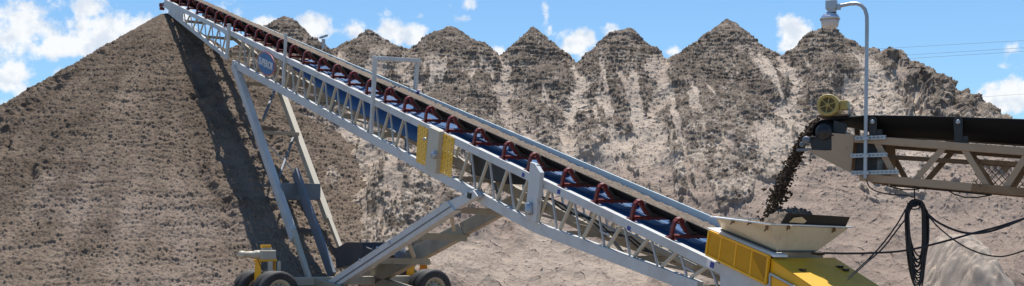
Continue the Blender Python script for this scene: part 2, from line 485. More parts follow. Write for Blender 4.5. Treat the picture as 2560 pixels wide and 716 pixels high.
for i, lb in enumerate(pile_labels):
    o = sheet('sand_pile', X, Y, Z, 'ridge_sand', attrs, (oq == i) & okz)
    tag(o, lb, 'sand pile', 'older sand piles in a row behind the conveyor')

# pale slumped mound low on the right
c = pt(2395, 640, 30.6)
xs = np.arange(-3.0, 3.6, .03); ys = np.arange(-3.8, 3.0, .03)
Xm, Ym = np.meshgrid(xs, ys)
rr = np.sqrt((Xm / 1.5) ** 2 + (Ym / 3.3) ** 2) + (fbm(Xm * 1.3, Ym * 1.3, 81) - .5) * .30
h = 2.05 * (1 - ss(.12, 1.05, rr) * .98) - .10 * rr
h += (fbm(Xm * 1.0 , Ym * 3, 82, 4) - .5) * .22 + (fbm(Xm * 7, Ym * 7, 83, 3) - .5) * .06
g1, g2, gi = cells(Xm * 5, Ym * 5, 84); h += np.clip(.5 - g1, 0, 1) * (gi > .8) * .15
gx = fbm(Xm * 3, Ym * 2.4, 85)
h += (fbm(Xm * 12, Ym * 12, 86, 3) - .5) * .05 - .10 * np.exp(-((fbm(Xm * 1.6, Ym * 1.6, 87, 3) - .5) / .02) ** 2)
o = sheet('sand_mound', Xm + c.x, Ym + c.y, h + GROUND - .05, 'ridge_sand', {'crust': np.clip((gi > .8) * .4 * np.clip(.6 - g1, 0, 1) + (gx - .5) * .15, 0, 1), 'pink': np.clip(.05 + (gx - .5) * .6, 0, 1)},
          (h[:-1, :-1] > .02))
tag(o, 'low pale slumped sand mound behind the hanging cable coil', 'sand pile')

# ------------------------------------------------------------------ stacking conveyor
root = empty('stacking_conveyor', ST.W(13.6, .62, GROUND),
             'long pale wheeled stacking conveyor with red idlers climbing to the tallest pile', 'conveyor')
W_ = 1.25
tA, zA = ST.tz(1673.5, 597); tB, zB = ST.tz(425, 3)
SL = (zB - zA) / (tB - tA)
def zc(t): return zA + (t - tA) * SL            # top of the near top chord
DV = (HD + UP * SL).normalized()                # along the conveyor
NV = (UP - HD * SL).normalized()                # square to it, upwards
def Q(t, lat, up): return ST.W(t, lat, zc(t)) + NV * up
t_head = ST.tz(414, 4)[0]; t_tail = ST.tz(1925, 712)[0]
t_join = ST.tz(575, 80)[0]
# depth of the truss (top of the bottom chord) from the photograph
def zb_at(u, v): return ST.tz(u, v)
kn = [zb_at(1935, 765), zb_at(1749.5, 704), zb_at(1341, 554), zb_at(585, 151)]
kn_s = [zb_at(570, 140), zb_at(424, 26)]
def interp(kn, t):
    for (a, za), (b, zb) in zip(kn, kn[1:]):
        if t <= b or b == kn[-1][0]: return za + (zb - za) * (t - a) / (b - a)
def zbot(t): return interp(kn, t) if t < t_join - .05 else interp(kn_s, t)

def chord(lat, tops, h, w, name, mat):
    m = MB()
    for (t0, z0), (t1, z1) in zip(tops, tops[1:]):
        m.beam(ST.W(t0, lat, z0 - h / 2), ST.W(t1, lat, z1 - h / 2), w, h)
    return m.build(name, mat, root, bevel=.008)
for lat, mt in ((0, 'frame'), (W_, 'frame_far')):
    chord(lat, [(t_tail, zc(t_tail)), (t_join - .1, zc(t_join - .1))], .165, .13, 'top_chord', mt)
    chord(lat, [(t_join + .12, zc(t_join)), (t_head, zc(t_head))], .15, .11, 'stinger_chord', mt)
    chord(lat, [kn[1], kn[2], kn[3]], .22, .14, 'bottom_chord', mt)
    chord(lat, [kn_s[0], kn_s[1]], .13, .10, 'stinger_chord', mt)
# braces: thick cream diagonal and thin grey rod on each panel
bars = []
t = ST.tz(1771, 650)[0]
for side, lat in (('near', 0.0), ('far', W_)):
    tt = t
    while tt < t_head - 1.5:
        step = .755 if tt < t_join - 1 else .72
        zt = zc(tt) - .15
        a, b = tt + step * .56, tt - step * .30
        skip = t_join - .45 < tt < t_join + .25 or (side == 'near' and ST.tz(1140, 380)[0] < tt < ST.tz(1040, 380)[0])
        if not skip:
            bars.append((side, 'd', ST.W(tt, lat, zt), ST.W(a, lat, zbot(a) + .01)))
            bars.append((side, 'r', ST.W(tt - .05, lat, zt), ST.W(b, lat, zbot(b) + .01)))
        tt += step
rest = MB()
for i, (side, k, p, q) in enumerate(bars):
    wd = (.052 if k == 'd' else .036) * (1 if p.y < 38.5 else .8)
    if i < 98:
        MB().beam(p, q, wd, wd, HD).build('brace', 'brace' if k == 'd' else 'rod', root)
    else: rest.beam(p, q, wd, wd, HD)
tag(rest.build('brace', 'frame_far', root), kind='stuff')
# short cross ties on some panels
for u in (1085, 975, 860, 1500, 1707):
    t0 = ST.tz(u, 400)[0]
    MB().beam(ST.W(t0, 0, (zc(t0) + zbot(t0)) / 2 - .1), ST.W(t0 - .28, 0, (zc(t0 - .28) + zbot(t0 - .28)) / 2 - .12), .03, .03).build('tie_bar', 'rod', root)
# cross members between the two sides
t = t_tail + 1.5
while t < t_head - 1:
    m = MB()
    hh = .12 if t < t_join else .08
    m.beam(ST.W(t, .05, zbot(t) - .10), ST.W(t, W_ - .05, zbot(t) - .10), .10, hh)
    m.build('cross_member', 'frame_far', root)
    t += 2.1
# horizontal X bracing of the floor of the truss
m = MB(); t = t_tail + 1.5; k = 0
while t < t_join - 2:
    l0, l1 = (0.05, W_ - .05) if k % 2 else (W_ - .05, .05)
    m.beam(ST.W(t, l0, zbot(t) - .06), ST.W(t + 2.1, l1, zbot(t + 2.1) - .06), .05, .05); t += 2.1; k += 1
m.build('floor_brace', 'frame_far', root)
# head: solid side plates, pulley, end bits
for lat, mt in ((-.06, 'frame'), (W_ + .05, 'frame_far')):
    t0, t1 = ST.tz(461, 40)[0], t_head
    MB().prism([ST.W(t0, lat, zc(t0) - .14), ST.W(t1, lat, zc(t1) - .14), ST.W(t1, lat, zbot(t1) + .005), ST.W(t0, lat, zbot(t0) + .005)], LT * .02).build('side_plate', mt, root)
m = MB(); cpt = ST.W(t_head - .1, 0, zc(t_head) + .05)
m.lathe(cpt + LT * .12, LT, [(0, 0), (.26, 0), (.26, 1.0), (0, 1.0)], 24); m.build('head_pulley', 'rubber', root)
m = MB()
m.beam(ST.P(415, 8), ST.P(404, 14), .05, .12); m.box(ST.P(403, 13), HD * .07, LT * .06, UP * .06); m.box(ST.P(405, 22), HD * .05, LT * .08, UP * .05)
m.build('belt_scraper', 'red', root)

# idlers
us = [1673.5, 1575, 1484.8, 1401, 1317, 1254, 1181, 1114, 1059.5, 1006.5, 958.4, 912.6, 869, 829, 793, 755, 721.7, 690.4, 660,
      635.6, 610.6, 582.7, 559.2, 535.8, 512.3, 490, 467.6, 447.5, 427]
o0 = Q(ST.tz(us[0], 597)[0], 0, 0)
m = MB()
for mir in (0, 1):
    def S(lat, up, dt=0.): return o0 + LT * (1.04 - lat if mir else lat) + NV * (up * (.55 if mir else 1)) + DV * dt
    path = [S(.03, .0), S(.03, .12), S(.03, .23), S(.045, .30), S(.085, .345), S(.14, .36), S(.19, .335), S(.215, .28)]
    for p, q in zip(path, path[1:]): m.beam(p - (q - p) * .08, q + (q - p) * .08, .075, .05, NV, side=DV)
    m.beam(S(.18, .31), S(.36, .13), .09, .075, NV, side=DV)      # wing back plate
    m.beam(S(.40, .0), S(.40, .20), .06, .045, NV, side=DV)
    m.box(S(.03, .008), DV * .10, LT * .05, NV * .008)
m.beam(o0 + LT * .03 + NV * .045, o0 + LT * (W_ - .03) + NV * .045, .075, .055, NV, side=DV)
idler0 = m.build('idler_frame', 'red', root, origin=o0)
rol = []
for (l0, u0, l1, u1) in ((.23, .305, .46, .125), (.48, .125, .66, .125), (.68, .11, .82, .21)):
    m = MB(); m.tube([o0 + LT * l0 + NV * u0, o0 + LT * l1 + NV * u1], .058, 12)
    rol.append(m.build('roller', 'roller', idler0, origin=o0 + LT * (l0 + l1) / 2 + NV * (u0 + u1) / 2))
for u in us[1:]:
    t = ST.tz(u, 3 + .4758 * (u - 425))[0]
    c = idler0.copy(); COL.objects.link(c); c.parent = root; c.location = Q(t, 0, 0) - V(root['_w'])
    for r0 in rol:
        d = r0.copy(); COL.objects.link(d); d.parent = c

# carrying belt (troughed) and its load
prof = [(.27, .345), (.33, .30), (.45, .18), (.66, .17), (.77, .235), (.83, .27)]
m = MB(); rows = []
n = 60
for i in range(n + 1):
    t = t_tail - .4 + (t_head - t_tail + .2) * i / n
    sag = 0
    rows.append([Q(t, l, u_ + sag) for l, u_ in prof])
m.grid(rows); m.build('belt', 'beltface', root, solid=.022)
# wind guard along the far side (two lengths)
for (ua, ub, lat) in ((1800, 1046, .895), (1041, 470, .90)):
    m = MB(); rows = []
    for i in range(31):
        u = ua + (ub - ua) * i / 30
        t, z = ST.tz(u, 25 + (u - 560) * .424, lat)
        rows.append([ST.W(t, lat + .03, z), ST.W(t, lat, z), ST.W(t, lat - .012, z - .20)])
    m.grid(rows, False); m.build('wind_guard', 'guard', root, solid=.012)
MB().beam(ST.P(1047, 228, .87), ST.P(1037, 242, .87), .05, .05).build('guard_end_strip', 'sticker', root)
# return belt, coloured blue for the sky it reflects
m = MB(); rows = []
for i in range(41):
    u = 1775 + (695 - 1775) * i / 40
    t = ST.tz(u, 3 + .4758 * (u - 425))[0]
    if u > 1090: n_, f_ = -.10, -.02
    else:
        k = min(1, max(0, (1090 - u) / 60)); j = min(1, max(0, (u - 690) / 130))
        n_, f_ = -.10 - .55 * k, -.02 - .10 * k
        n_ = -.28 + (n_ + .28) * j
    if u > 1090: rows.append([Q(t, l, n_ + (f_ - n_) * s_) for l, s_ in ((.36, 0), (.5, .5), (.9, .5), (1.02, 1))])
    else: rows.append([Q(t, l, n_ + (f_ - n_) * s_) for l, s_ in ((.30, 0), (.42, .3), (.7, .75), (1.08, 1))])
m.grid(rows); m.build('return_belt', 'blue', root, solid=.015)
m = MB(); t0 = ST.tz(700, 134)[0]  # belt strip added under the stinger to fill out the conveyor's shadow
m.grid([[Q(t0 + (t_head - .3 - t0) * i / 20, l, .05) for l in (.25, .45, .75, .95)] for i in range(21)]); m.build('return_belt', 'beltface', root, solid=.015)
# black winch housing inside the truss
p = ST.tz(1200, 398)
t0, t1 = ST.tz(1232, 430)[0], ST.tz(1142, 400)[0]
MB().prism([ST.W(t0, .35, zc(t0) - .62), ST.W(t1, .35, zc(t1) - .80), ST.W(t1, .35, zc(t1) - .18), ST.W(t0, .35, zc(t0) - .18)], LT * .7).build('winch_housing', 'black', root, bevel=.03)
# clutter under the belt near the tail: pans and pipes
m = MB()
for (ua, ub, dz, lat) in ((1340, 1500, .55, .5), (1450, 1640, .62, .9), (1600, 1760, .42, .7)):
    t0, t1 = ST.tz(ua, 500)[0], ST.tz(ub, 560)[0]
    m.beam(ST.W(t0, lat, zc(t0) - dz), ST.W(t1, lat, zc(t1) - dz), .08, .09)
t0, t1 = ST.tz(1450, 520)[0], ST.tz(1340, 470)[0]
m.build('inner_beam', 'brace', root)
m = MB()
for i in range(2):
    t0, t1 = ST.tz(1600, 590)[0], ST.tz(1320, 460)[0]
    m.tube([ST.W(t0 + (t1 - t0) * k / 10, .3 + i * .07, zc(t0 + (t1 - t0) * k / 10) - .5 - .06 * math.sin(k * 1.9 + i)) for k in range(11)], .018, 6)
m.tube([ST.P(1540, 638, .3), ST.P(1560, 658, .3), ST.P(1590, 672, .3), ST.P(1625, 676, .3)], .014, 6)
m.tube([ST.P(1548, 640, .2), ST.P(1566, 655, .2), ST.P(1594, 664, .2), ST.P(1620, 664, .2)], .012, 6)
m.build('hydraulic_hose', 'cable', root)

# posts and arch
def post(name, u0, v0, u1, v1, lat, w, d, mat='frame', cap=True):
    m = MB(); m.beam(ST.P(u0, v0, lat), ST.P(u1, v1, lat), d, w, HD, side=LT)
    return m.build(name, mat, root, bevel=.008)
post('guard_post', 715, 84, 708, 218, -.10, .09, .07)
post('guide_post', 573, 60, 567, 150, -.09, .16, .08)
# roller post near the arm: two channel legs
m = MB()
m.prism([ST.P(1325, 405, -.16), ST.P(1342, 411, -.16), ST.P(1334, 553, -.16), ST.P(1312, 545, -.16)], LT * .08)
m.prism([ST.P(1337, 410, -.18), ST.P(1351, 432, -.18), ST.P(1338, 558, -.18), ST.P(1328, 553, -.18)], LT * .10)
m.build('guide_post', 'frame', root, bevel=.012)
m = MB(); m.lathe(ST.P(1324, 520, -.20), UP, [(0, -.14), (.09, -.14), (.105, -.05), (.09, 0), (.09, .10), (0, .10)], 16)
m.build('guide_roller', 'galv', root)
arch = MB()
p0, p1 = ST.P(938, 146, -.09), ST.P(1044, 152, W_ + .03)
arch.beam(ST.P(928, 334, -.09), p0 + UP * .03, .085, .10, HD, side=LT)
arch.beam(p0 - LT * .06, p1 + LT * .06, .10, .10)
arch.beam(p1, ST.P(1037, 236, W_ + .03), .085, .10, HD, side=LT)
arch.build('guard_arch', 'frame', root, bevel=.01)
# small level sensor beyond the guard
m = MB(); b = ST.P(808, 122, W_ + .1); m.beam(b, ST.P(809, 98, W_ + .1), .10, .04); m.beam(ST.P(800, 95, W_ + .1), ST.P(818, 89, W_ + .1), .05, .05)
m.build('level_sensor', 'galv', root)

# yellow perforated guards with the cream box post between
def perforated(poly, lat, name):
    """yellow plate with rows of open slots, built as strips and bridges so that the slots are real holes"""
    (a, b, c, d) = [ST.P(u, v, lat) for u, v in poly]   # bl, br, tr, tl
    m = MB()
    def L(x, y): return (a * (1 - x) + b * x) * (1 - y) + (d * (1 - x) + c * x) * y
    nc, nr = 5, 8
    th_ = LT * .012
    def cell(x0, x1, y0, y1): m.prism([L(x0, y0), L(x1, y0), L(x1, y1), L(x0, y1)], th_)
    for i in range(nc + 1):
        w = .5 / nc * .72
        x = i / nc
        cell(max(0, x - w), min(1, x + w), 0, 1)
    for i in range(nc):
        x0, x1 = (i + .36) / nc, (i + .64) / nc
        for j in range(nr + 1):
            y = (j + (.5 if i % 2 else 0)) / nr
            y0, y1 = max(0, y - .026), min(1, y + .026)
            if y1 > y0: cell(x0, x1, y0, y1)
    return m.build(name, 'yellow_pale', root)
perforated([(1040, 404), (1063, 415), (1069, 322), (1045, 311)], -.085, 'perforated_guard')
perforated([(1093, 429), (1127, 444), (1135, 346), (1098, 329)], -.085, 'perforated_guard')
m = MB(); m.prism([ST.P(1062, 424, -.20), ST.P(1088, 434, -.20), ST.P(1098, 329, -.20), ST.P(1072, 317, -.20)], LT * .14)
m.build('box_post', 'brace', root, bevel=.01)
m = MB(); m.lathe(ST.P(1090, 388, -.20), -LT, [(0, .10), (.07, .10), (.09, .07), (.09, 0)], 16); m.build('latch_wheel', 'galv', root)
m = MB(); m.lathe(ST.P(1064, 348, -.20), -LT, [(0, .05), (.035, .05), (.035, 0)], 10); m.build('latch_knob', 'galv', root)

# stickers on the chord
for (u, v) in ((1063, 321), (1116, 346), (1308, 436), (1397, 478), (1572, 570)):
    m = MB(); p = ST.P(u, v + 2, -.068); m.box(p, DV * .045, LT * .004, NV * .04); m.build('sticker', 'sticker', root)
m = MB(); p = ST.P(1777, 661, -.068); m.box(p, DV * .10, LT * .004, NV * .06); st = m.build('sticker', 'white', root)
m = MB(); m.box(p - LT * .005 - DV * .04, DV * .05, LT * .002, NV * .05); m.build('sticker_mark', 'sticker', st)

# oval badge
bc = ST.P(665, 160, -.12)
def oval(rx, rz, th_, off):
    n = 40; m = MB()
    # the badge hangs square to the conveyor line
    poly = [bc + LT * off + DV * (math.cos(2 * math.pi * i / n) * rx) + NV * (math.sin(2 * math.pi * i / n) * rz) for i in range(n)]
    return m.prism(poly, LT * th_)
badge = oval(.70, .335, .02, 0).build('badge', 'signred', root, label='blue oval maker badge with a red rim and white capital lettering')
oval(.655, .30, .01, -.006).build('badge_face', 'signblue', badge)
cu = bpy.data.curves.new('lettering', 'FONT'); cu.body = 'SUPERIOR'; cu.align_x = 'CENTER'; cu.align_y = 'CENTER'
cu.size = .235; cu.extrude = .004; cu.offset = .004; cu.space_character = 1.12
to = bpy.data.objects.new('tmp', cu); COL.objects.link(to)
dg = bpy.context.evaluated_depsgraph_get(); me = bpy.data.meshes.new_from_object(to.evaluated_get(dg))
bpy.data.objects.remove(to)
wmax = max(v.co.x for v in me.vertices) - min(v.co.x for v in me.vertices)
sx = 1.14 / wmax
for v in me.vertices:
    w_ = bc - LT * .014 - DV * (v.co.x * sx) + NV * (v.co.y * 1.25) - LT * v.co.z
    v.co = w_ - bc
me.materials.clear(); me.materials.append(M['white'])
lo = bpy.data.objects.new('lettering', me); COL.objects.link(lo); lo.parent = badge; lo.location = bc - V(badge['_w']); lo['_w'] = tuple(bc)

# undercarriage --------------------------------------------------------------
def bar(name, u0, v0, u1, v1, lat, h, w, mat='frame', bev=.01, lat1=None):
    lat1 = lat if lat1 is None else lat1
    m = MB(); m.beam(ST.P(u0, v0, lat), ST.P(u1, v1, lat1), w, h, HD, side=LT)
    return m.build(name, mat, root, bevel=bev)
bar('leg', 587, 162, 737, 600, -.02, .24, .20)
bar('leg_slide', 733, 575, 774, 702, -.02, .15, .13, 'brace')
bar('leg', 702, 226, 822, 552, W_ + .05, .22, .18, 'brace')
bar('leg_slide', 820, 540, 862, 650, W_ + .05, .14, .12, 'brace')
# leg bracing
def cross(u, v, hgt, dep, mat='frame_far', name='leg_brace'):
    t, z = ST.tz(u, v, 0)
    m = MB(); m.beam(ST.W(t, .05, z), ST.W(t, W_, z), dep, hgt); m.build(name, mat, root, bevel=.008)
    return t, z
cross(606, 208, .10, .10); cross(650, 331, .11, .10); cross(700, 478, .48, .14, 'slate', 'leg_plate')
t0, z0 = ST.tz(650, 300, 0); t1, z1 = ST.tz(690, 228, W_)
MB().beam(ST.W(t0, .1, z0), ST.W(t1, W_ - .05, z1), .06, .10).build('leg_brace', 'slate', root)
MB().beam(ST.P(655, 345, .1), ST.P(760, 455, W_ - .1), .04, .04).build('leg_brace', 'rod', root)
MB().beam(ST.P(733, 345, W_ - .1), ST.P(697, 445, .1), .06, .06).build('leg_brace', 'slate', root)
bar('lift_strut', 738, 430, 832, 692, .55, .36, .10, 'slate')
# arms of the V: thick lower box with a thinner slide above
def arm(pts, lat, w, mat, name):
    poly = [ST.P(u, v, lat) for u, v in pts]
    return MB().prism(poly, LT * w).build(name, mat, root, bevel=.012)
arm([(806, 716), (1116, 503), (1128, 515), (846, 716)], -.30, .22, 'frame', 'arm') if False else None
arm([(790, 722), (1117, 503), (1136, 527), (834, 722)], -.30, .20, 'frame', 'arm')
arm([(1100, 512), (1182, 476), (1194, 491), (1118, 536)], -.26, .15, 'frame', 'arm_slide')
m = MB(); m.prism([ST.P(812, 722, -.312), ST.P(1126, 515, -.312), ST.P(1127.5, 517, -.312), ST.P(815, 724, -.312)], LT * .01); m.build('arm_seam', 'slate', root)
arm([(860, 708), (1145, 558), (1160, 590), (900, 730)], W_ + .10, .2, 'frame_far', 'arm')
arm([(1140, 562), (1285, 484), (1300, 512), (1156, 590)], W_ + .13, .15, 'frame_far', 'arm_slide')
for (u, v) in ((900, 650), (944, 620), (975, 607)):
    m = MB(); m.lathe(ST.P(u, v, -.30), -LT, [(0, .03), (.035, .03), (.045, 0)], 10); m.build('bolt', 'galv', root)
m = MB(); m.box(ST.P(1173, 489, -.28), DV * .06, LT * .02, NV * .06); m.build('pivot_pin', 'black', root)
# struts between the arms
for (u, v, h_) in ((1130, 524, .14), (1040, 590, .16), (950, 652, .15)):
    t, z = ST.tz(u, v, -.1); m = MB(); m.beam(ST.W(t, -.1, z), ST.W(t + .25, W_ + .15, z - .05), .12, h_); m.build('arm_brace', 'frame_far', root)
for (u, v, u2, v2) in ((1127, 530, 1135, 575), (1022, 610, 1035, 642)):
    MB().beam(ST.P(u, v, .1), ST.P(u2, v2, .9), .08, .08).build('arm_brace', 'brace', root)
# power unit: black cowl on a tray
t0, z0 = ST.tz(838, 660, .30); t1 = ST.tz(905, 650, .30)[0]
cow = MB()
pz = [(840, 672), (838, 622), (866, 606), (905, 606), (908, 640), (872, 664)]
cow.prism([ST.P(u, v, .30) for u, v in pz], LT * .75)
cow.build('engine_cowl', 'cowl', root, bevel=.008)
m = MB(); m.beam(ST.P(905, 612, .35), ST.P(950, 612, .95), .25, .07); m.beam(ST.P(940, 620, .6), ST.P(940, 650, .6), .15, .12); m.beam(ST.P(915, 628, .4), ST.P(980, 650, .8), .3, .25)
m.build('engine_block', 'black', root, bevel=.02)
m = MB(); m.lathe(ST.P(1000, 638, .9), UP, [(0, -.25), (.14, -.25), (.14, .2), (0, .22)], 16); m.build('oil_tank', 'slate', root)

# axle and wheel stations
t_w = 13.62
axz = -1.05
m = MB(); m.beam(ST.W(14.25, -1.35, axz), ST.W(14.0, 2.5, axz), .24, .22); m.build('axle_beam', 'brace', root, bevel=.015)
m = MB(); m.beam(ST.W(14.2, -.3, axz - .02), ST.W(12.0, -.3, axz - .25), .2, .24); m.beam(ST.W(14.0, W_ + .2, axz - .02), ST.W(12.0, W_ + .2, axz - .25), .2, .24); m.build('axle_frame', 'frame_far', root, bevel=.01)
RT = .54
def tyre_prof():
    w = .15
    return [(.30, -w * .8), (.36, -w), (.46, -w * 1.03), (.515, -w * .86), (.537, -w * .6), (.54, -w * .42), (.525, -w * .38), (.525, -w * .32), (.54, -w * .28),
            (.54, -w * .05), (.525, -w * .02), (.525, w * .02), (.54, w * .05), (.54, w * .28), (.525, w * .32), (.525, w * .38), (.54, w * .42),
            (.537, w * .6), (.515, w * .86), (.46, w * 1.03), (.36, w), (.30, w * .8)]
c0 = ST.W(t_w, -1.60, GROUND + RT)
m = MB(); m.lathe(c0, HD, tyre_prof(), 48)
wheel0 = m.build('wheel', 'tyre', root, origin=c0)
m = MB()
m.lathe(c0, HD, [(.30, .12), (.315, .13), (.31, -.125), (.325, -.135), (.30, -.12), (.27, -.10), (.25, -.05), (.235, -.01), (.16, -.035), (.15, -.10), (.0, -.105)], 36)
rim0 = m.build('rim', 'rim', wheel0, origin=c0)
m = MB()
for i in range(10):
    an = 2 * math.pi * i / 10; m.lathe(c0 + LT * (.20 * math.cos(an)) + UP * (.20 * math.sin(an)), -HD, [(0, .06), (.016, .06), (.016, .01)], 6)
nut0 = m.build('wheel_nuts', 'roller', rim0, origin=c0)
lugs = None
def wheel_at(p):
    c = wheel0.copy(); COL.objects.link(c); c.parent = root; c.location = p - V(root['_w'])
    r_ = rim0.copy(); COL.objects.link(r_); r_.parent = c
    n_ = nut0.copy(); COL.objects.link(n_); n_.parent = r_
for (lat, t0) in ((-1.60, t_w), (2.72, 13.18)):
    for k, dt in enumerate((0, .36, 1.42, 1.78)):
        if lat < 0 and k == 0: continue
        wheel_at(ST.W(t0 + dt, lat, GROUND + RT))
    tc = t0 + .89
    # yellow fork, pale gearbox and drive motor
    m = MB()
    zt = GROUND + 1.32
    for s_ in (-.20, .20):
        m.prism([ST.W(tc + .10, lat + s_, GROUND + .45), ST.W(tc + .34, lat + s_, GROUND + .45), ST.W(tc + .20, lat + s_, zt), ST.W(tc - .16, lat + s_, zt), ST.W(tc - .2, lat + s_, zt - .4)], LT * .03)
    m.box(ST.W(tc, lat, zt + .02), HD * .2, LT * .25, UP * .03)
    m.build('wheel_fork', 'yellow', root, bevel=.01)
    m = MB(); m.tube([ST.W(t0 - .05, lat, GROUND + RT), ST.W(t0 + 1.85, lat, GROUND + RT)], .08, 12); m.build('wheel_axle', 'roller', root)
    if lat < 0:
        m = MB(); m.box(ST.W(tc - .05, lat + .02, zt + .16), HD * .15, LT * .22, UP * .13); m.box(ST.W(tc - .05, lat + .02, zt + .32), HD * .10, LT * .13, UP * .04)
        m.build('gearbox', 'brace', root, bevel=.03)
        m = MB(); m.lathe(ST.W(tc - .05, lat - .18, zt + .18), -LT, [(.11, 0), (.11, .12), (.085, .14), (.085, .40), (.10, .42), (.10, .52), (.06, .56), (0, .56)], 18)
        m.build('drive_motor', 'brace', root)
        m = MB(); m.box(ST.W(tc - .05, lat, zt + .39), HD * .09, LT * .12, UP * .04); m.build('motor_cap', 'yellow', root, bevel=.01)
        m = MB(); m.beam(ST.W(tc - .22, lat + .06, zt), ST.W(tc - .22, lat + .06, GROUND + .5), .07, .12); m.beam(ST.W(tc - .22, lat + .30, zt), ST.W(tc - .22, lat + .30, GROUND + .6), .05, .08); m.build('steering_link', 'brace', root)
        m = MB(); m.tube([ST.W(tc - .25, lat - .3, zt + .05), ST.W(tc - .28, lat - .2, zt - .2), ST.W(tc - .28, lat + .0, zt - .42), ST.W(tc - .28, lat + .2, zt - .55)], .012, 6); m.build('drive_hose', 'cable', root)

# tail: side plate, mesh guard, skirt, hopper, hood -----------------------------
lat = -.085
MB().prism([ST.P(1800, 658, lat), ST.P(1812, 655, lat), ST.P(1921, 706, lat), ST.P(1921, 800, lat), ST.P(1800, 745, lat)], LT * .02).build('tail_plate', 'frame', root)
MB().prism([ST.P(1921, 706, lat + .01), ST.P(1935, 700, lat + .01), ST.P(1935, 800, lat + .01), ST.P(1921, 800, lat + .01)], LT * .6).build('tail_gap_shade', 'black', root)  # black block stands in for the shade in the open gap
# mesh guard
gl = -.16
g = [ST.P(1766, 636, gl), ST.P(1915, 710, gl), ST.P(1922, 641, gl), ST.P(1774, 578, gl)]
def G(x, y): return (g[0] * (1 - x) + g[1] * x) * (1 - y) + (g[3] * (1 - x) + g[2] * x) * y
fr = MB()
for a, b in ((G(0, 0), G(1, 0)), (G(1, 0), G(1, 1)), (G(1, 1), G(0, 1)), (G(0, 1), G(0, 0))): fr.beam(a, b, .035, .045, LT)
for x in (.22, .48, .74): fr.beam(G(x, 0), G(x, 1), .03, .025, LT)
gf = fr.build('guard_frame', 'yellow', root)
ms = MB()
nx = 46
for i in range(-16, nx + 1):
    for dirn in (1, -1):
        x0 = i / nx if dirn == 1 else (i + 16) / nx
        x1 = x0 + dirn * 16 / nx
        ya, yb = 0., 1.
        if x0 < 0: ya = -x0 / (x1 - x0); x0 = 0
        if x1 > 1: yb = ya + (1 - ya) * (1 - x0) / (x1 - x0); x1 = 1
        if x1 < 0: yb = ya + (1 - ya) * (0 - x0) / (x1 - x0); x1 = 0
        if x0 > 1: continue
        ms.beam(G(x0, ya), G(x1, yb), .008, .011, LT)
ms.build('guard_mesh', 'yellow', gf)
MB().prism([G(.01, .02) + LT * .06, G(.99, .02) + LT * .06, G(.99, .98) + LT * .06, G(.01, .98) + LT * .06], LT * .02).build('mesh_dark_plate', 'tan_rust', root)  # dark brown plate stands in for the dark behind the mesh
# skirt: flange over the guard, painted white for the light on its top, and the box under the hopper
sk = MB()
sk.prism([ST.P(1768, 569, -.12), ST.P(1935, 638, -.12), ST.P(1935, 644, -.12), ST.P(1768, 575, -.12)], LT * .30)
sk.build('skirt_flange', 'white', root, bevel=.006)
sk = MB(); sk.prism([ST.P(1800, 574, .10), ST.P(1940, 634, .10), ST.P(1940, 690, .10), ST.P(1800, 640, .10)], LT * 1.05); sk.build('skirt_box', 'frame_far', root)
# hopper
tn, zn = ST.tz(1926, 563, -.25); th_, zh = ST.tz(1790, 545, -.25)
lf = ST.lat_at(tn, 2118)
YY = lambda t, l: ST.Y0 + ST.hy * t + ST.ly * l
zf = (HY - 571) / F * YY(tn, lf)
zfh = zh + (zf - zn)
bn, zbn = ST.tz(1942, 629, .05); bh, zbh = ST.tz(1806, 575, .05)
lb = ST.lat_at(bn, 2038); zbf = (HY - 629) / F * YY(bn, lb)
rim_ = [ST.W(th_, -.25, zh), ST.W(tn, -.25, zn), ST.W(tn, lf, zf), ST.W(th_, lf, zfh)]
bot = [ST.W(bh, .05, zbh), ST.W(bn, .05, zbn), ST.W(bn, lb, zbf), ST.W(bh, lb, zbh)]
m = MB()
for i in range(4):
    j = (i + 1) % 4
    m.add([rim_[i], rim_[j], bot[j], bot[i]], [(0, 1, 2, 3)])
hop = m.build('hopper', 'hopper', root, solid=.018)
m = MB()
cen = sum(rim_, V()) / 4
for i in range(4):
    j = (i + 1) % 4
    ou = [(p + (V((p.x - cen.x, p.y - cen.y, 0))).normalized() * .10) for p in (rim_[i], rim_[j])]
    m.prism([rim_[i] + UP * .004, rim_[j] + UP * .004, ou[1] + UP * .004, ou[0] + UP * .004], UP * .02)
m.build('hopper_rim', 'white', hop)
m = MB()
m.beam(bot[1] - HD * .02, bot[2] - HD * .02, .05, .03); m.beam(bot[0] - LT * .02, bot[1] - LT * .02, .05, .03); m.build('hopper_foot', 'roller', hop)
for (u, v) in ((1832, 553), (1874, 555), (1917, 570), (1968, 568), (2082, 574)):
    l_ = -.25 if u < 1925 else ST.lat_at(tn, u)
    if u < 1925:
        p = ST.P(u, v, -.275)
    else:
        p = ST.W(tn, l_, (HY - v) / F * YY(tn, l_)) - HD * .03
    m = MB(); m.box(p, HD * .018, LT * .018, UP * .035); m.beam(p, p + HD * .05 - UP * .05, .02, .02); m.build('rim_clip', 'tan_rust', hop)
# rubber flap standing on the tail rim
def tailp(u, v, back=0.):
    t = tn - back; l_ = ST.lat_at(t, u); return ST.W(t, l_, (HY - v) / F * YY(t, l_))
MB().prism([tailp(1950, 561), tailp(2112, 567), tailp(2123, 543, .10), tailp(1967, 533, .10)], -HD * .02).build('hopper_flap', 'rubber', hop)
m = MB(); m.prism([tailp(1966, 558, -.01) - HD * .035, tailp(2004, 560, -.01) - HD * .035, tailp(2012, 553, .03) - HD * .035, tailp(2000, 543, .07) - HD * .035, tailp(1980, 545, .07) - HD * .035], -HD * .006); m.build('flap_dust_patch', 'hopper', hop)
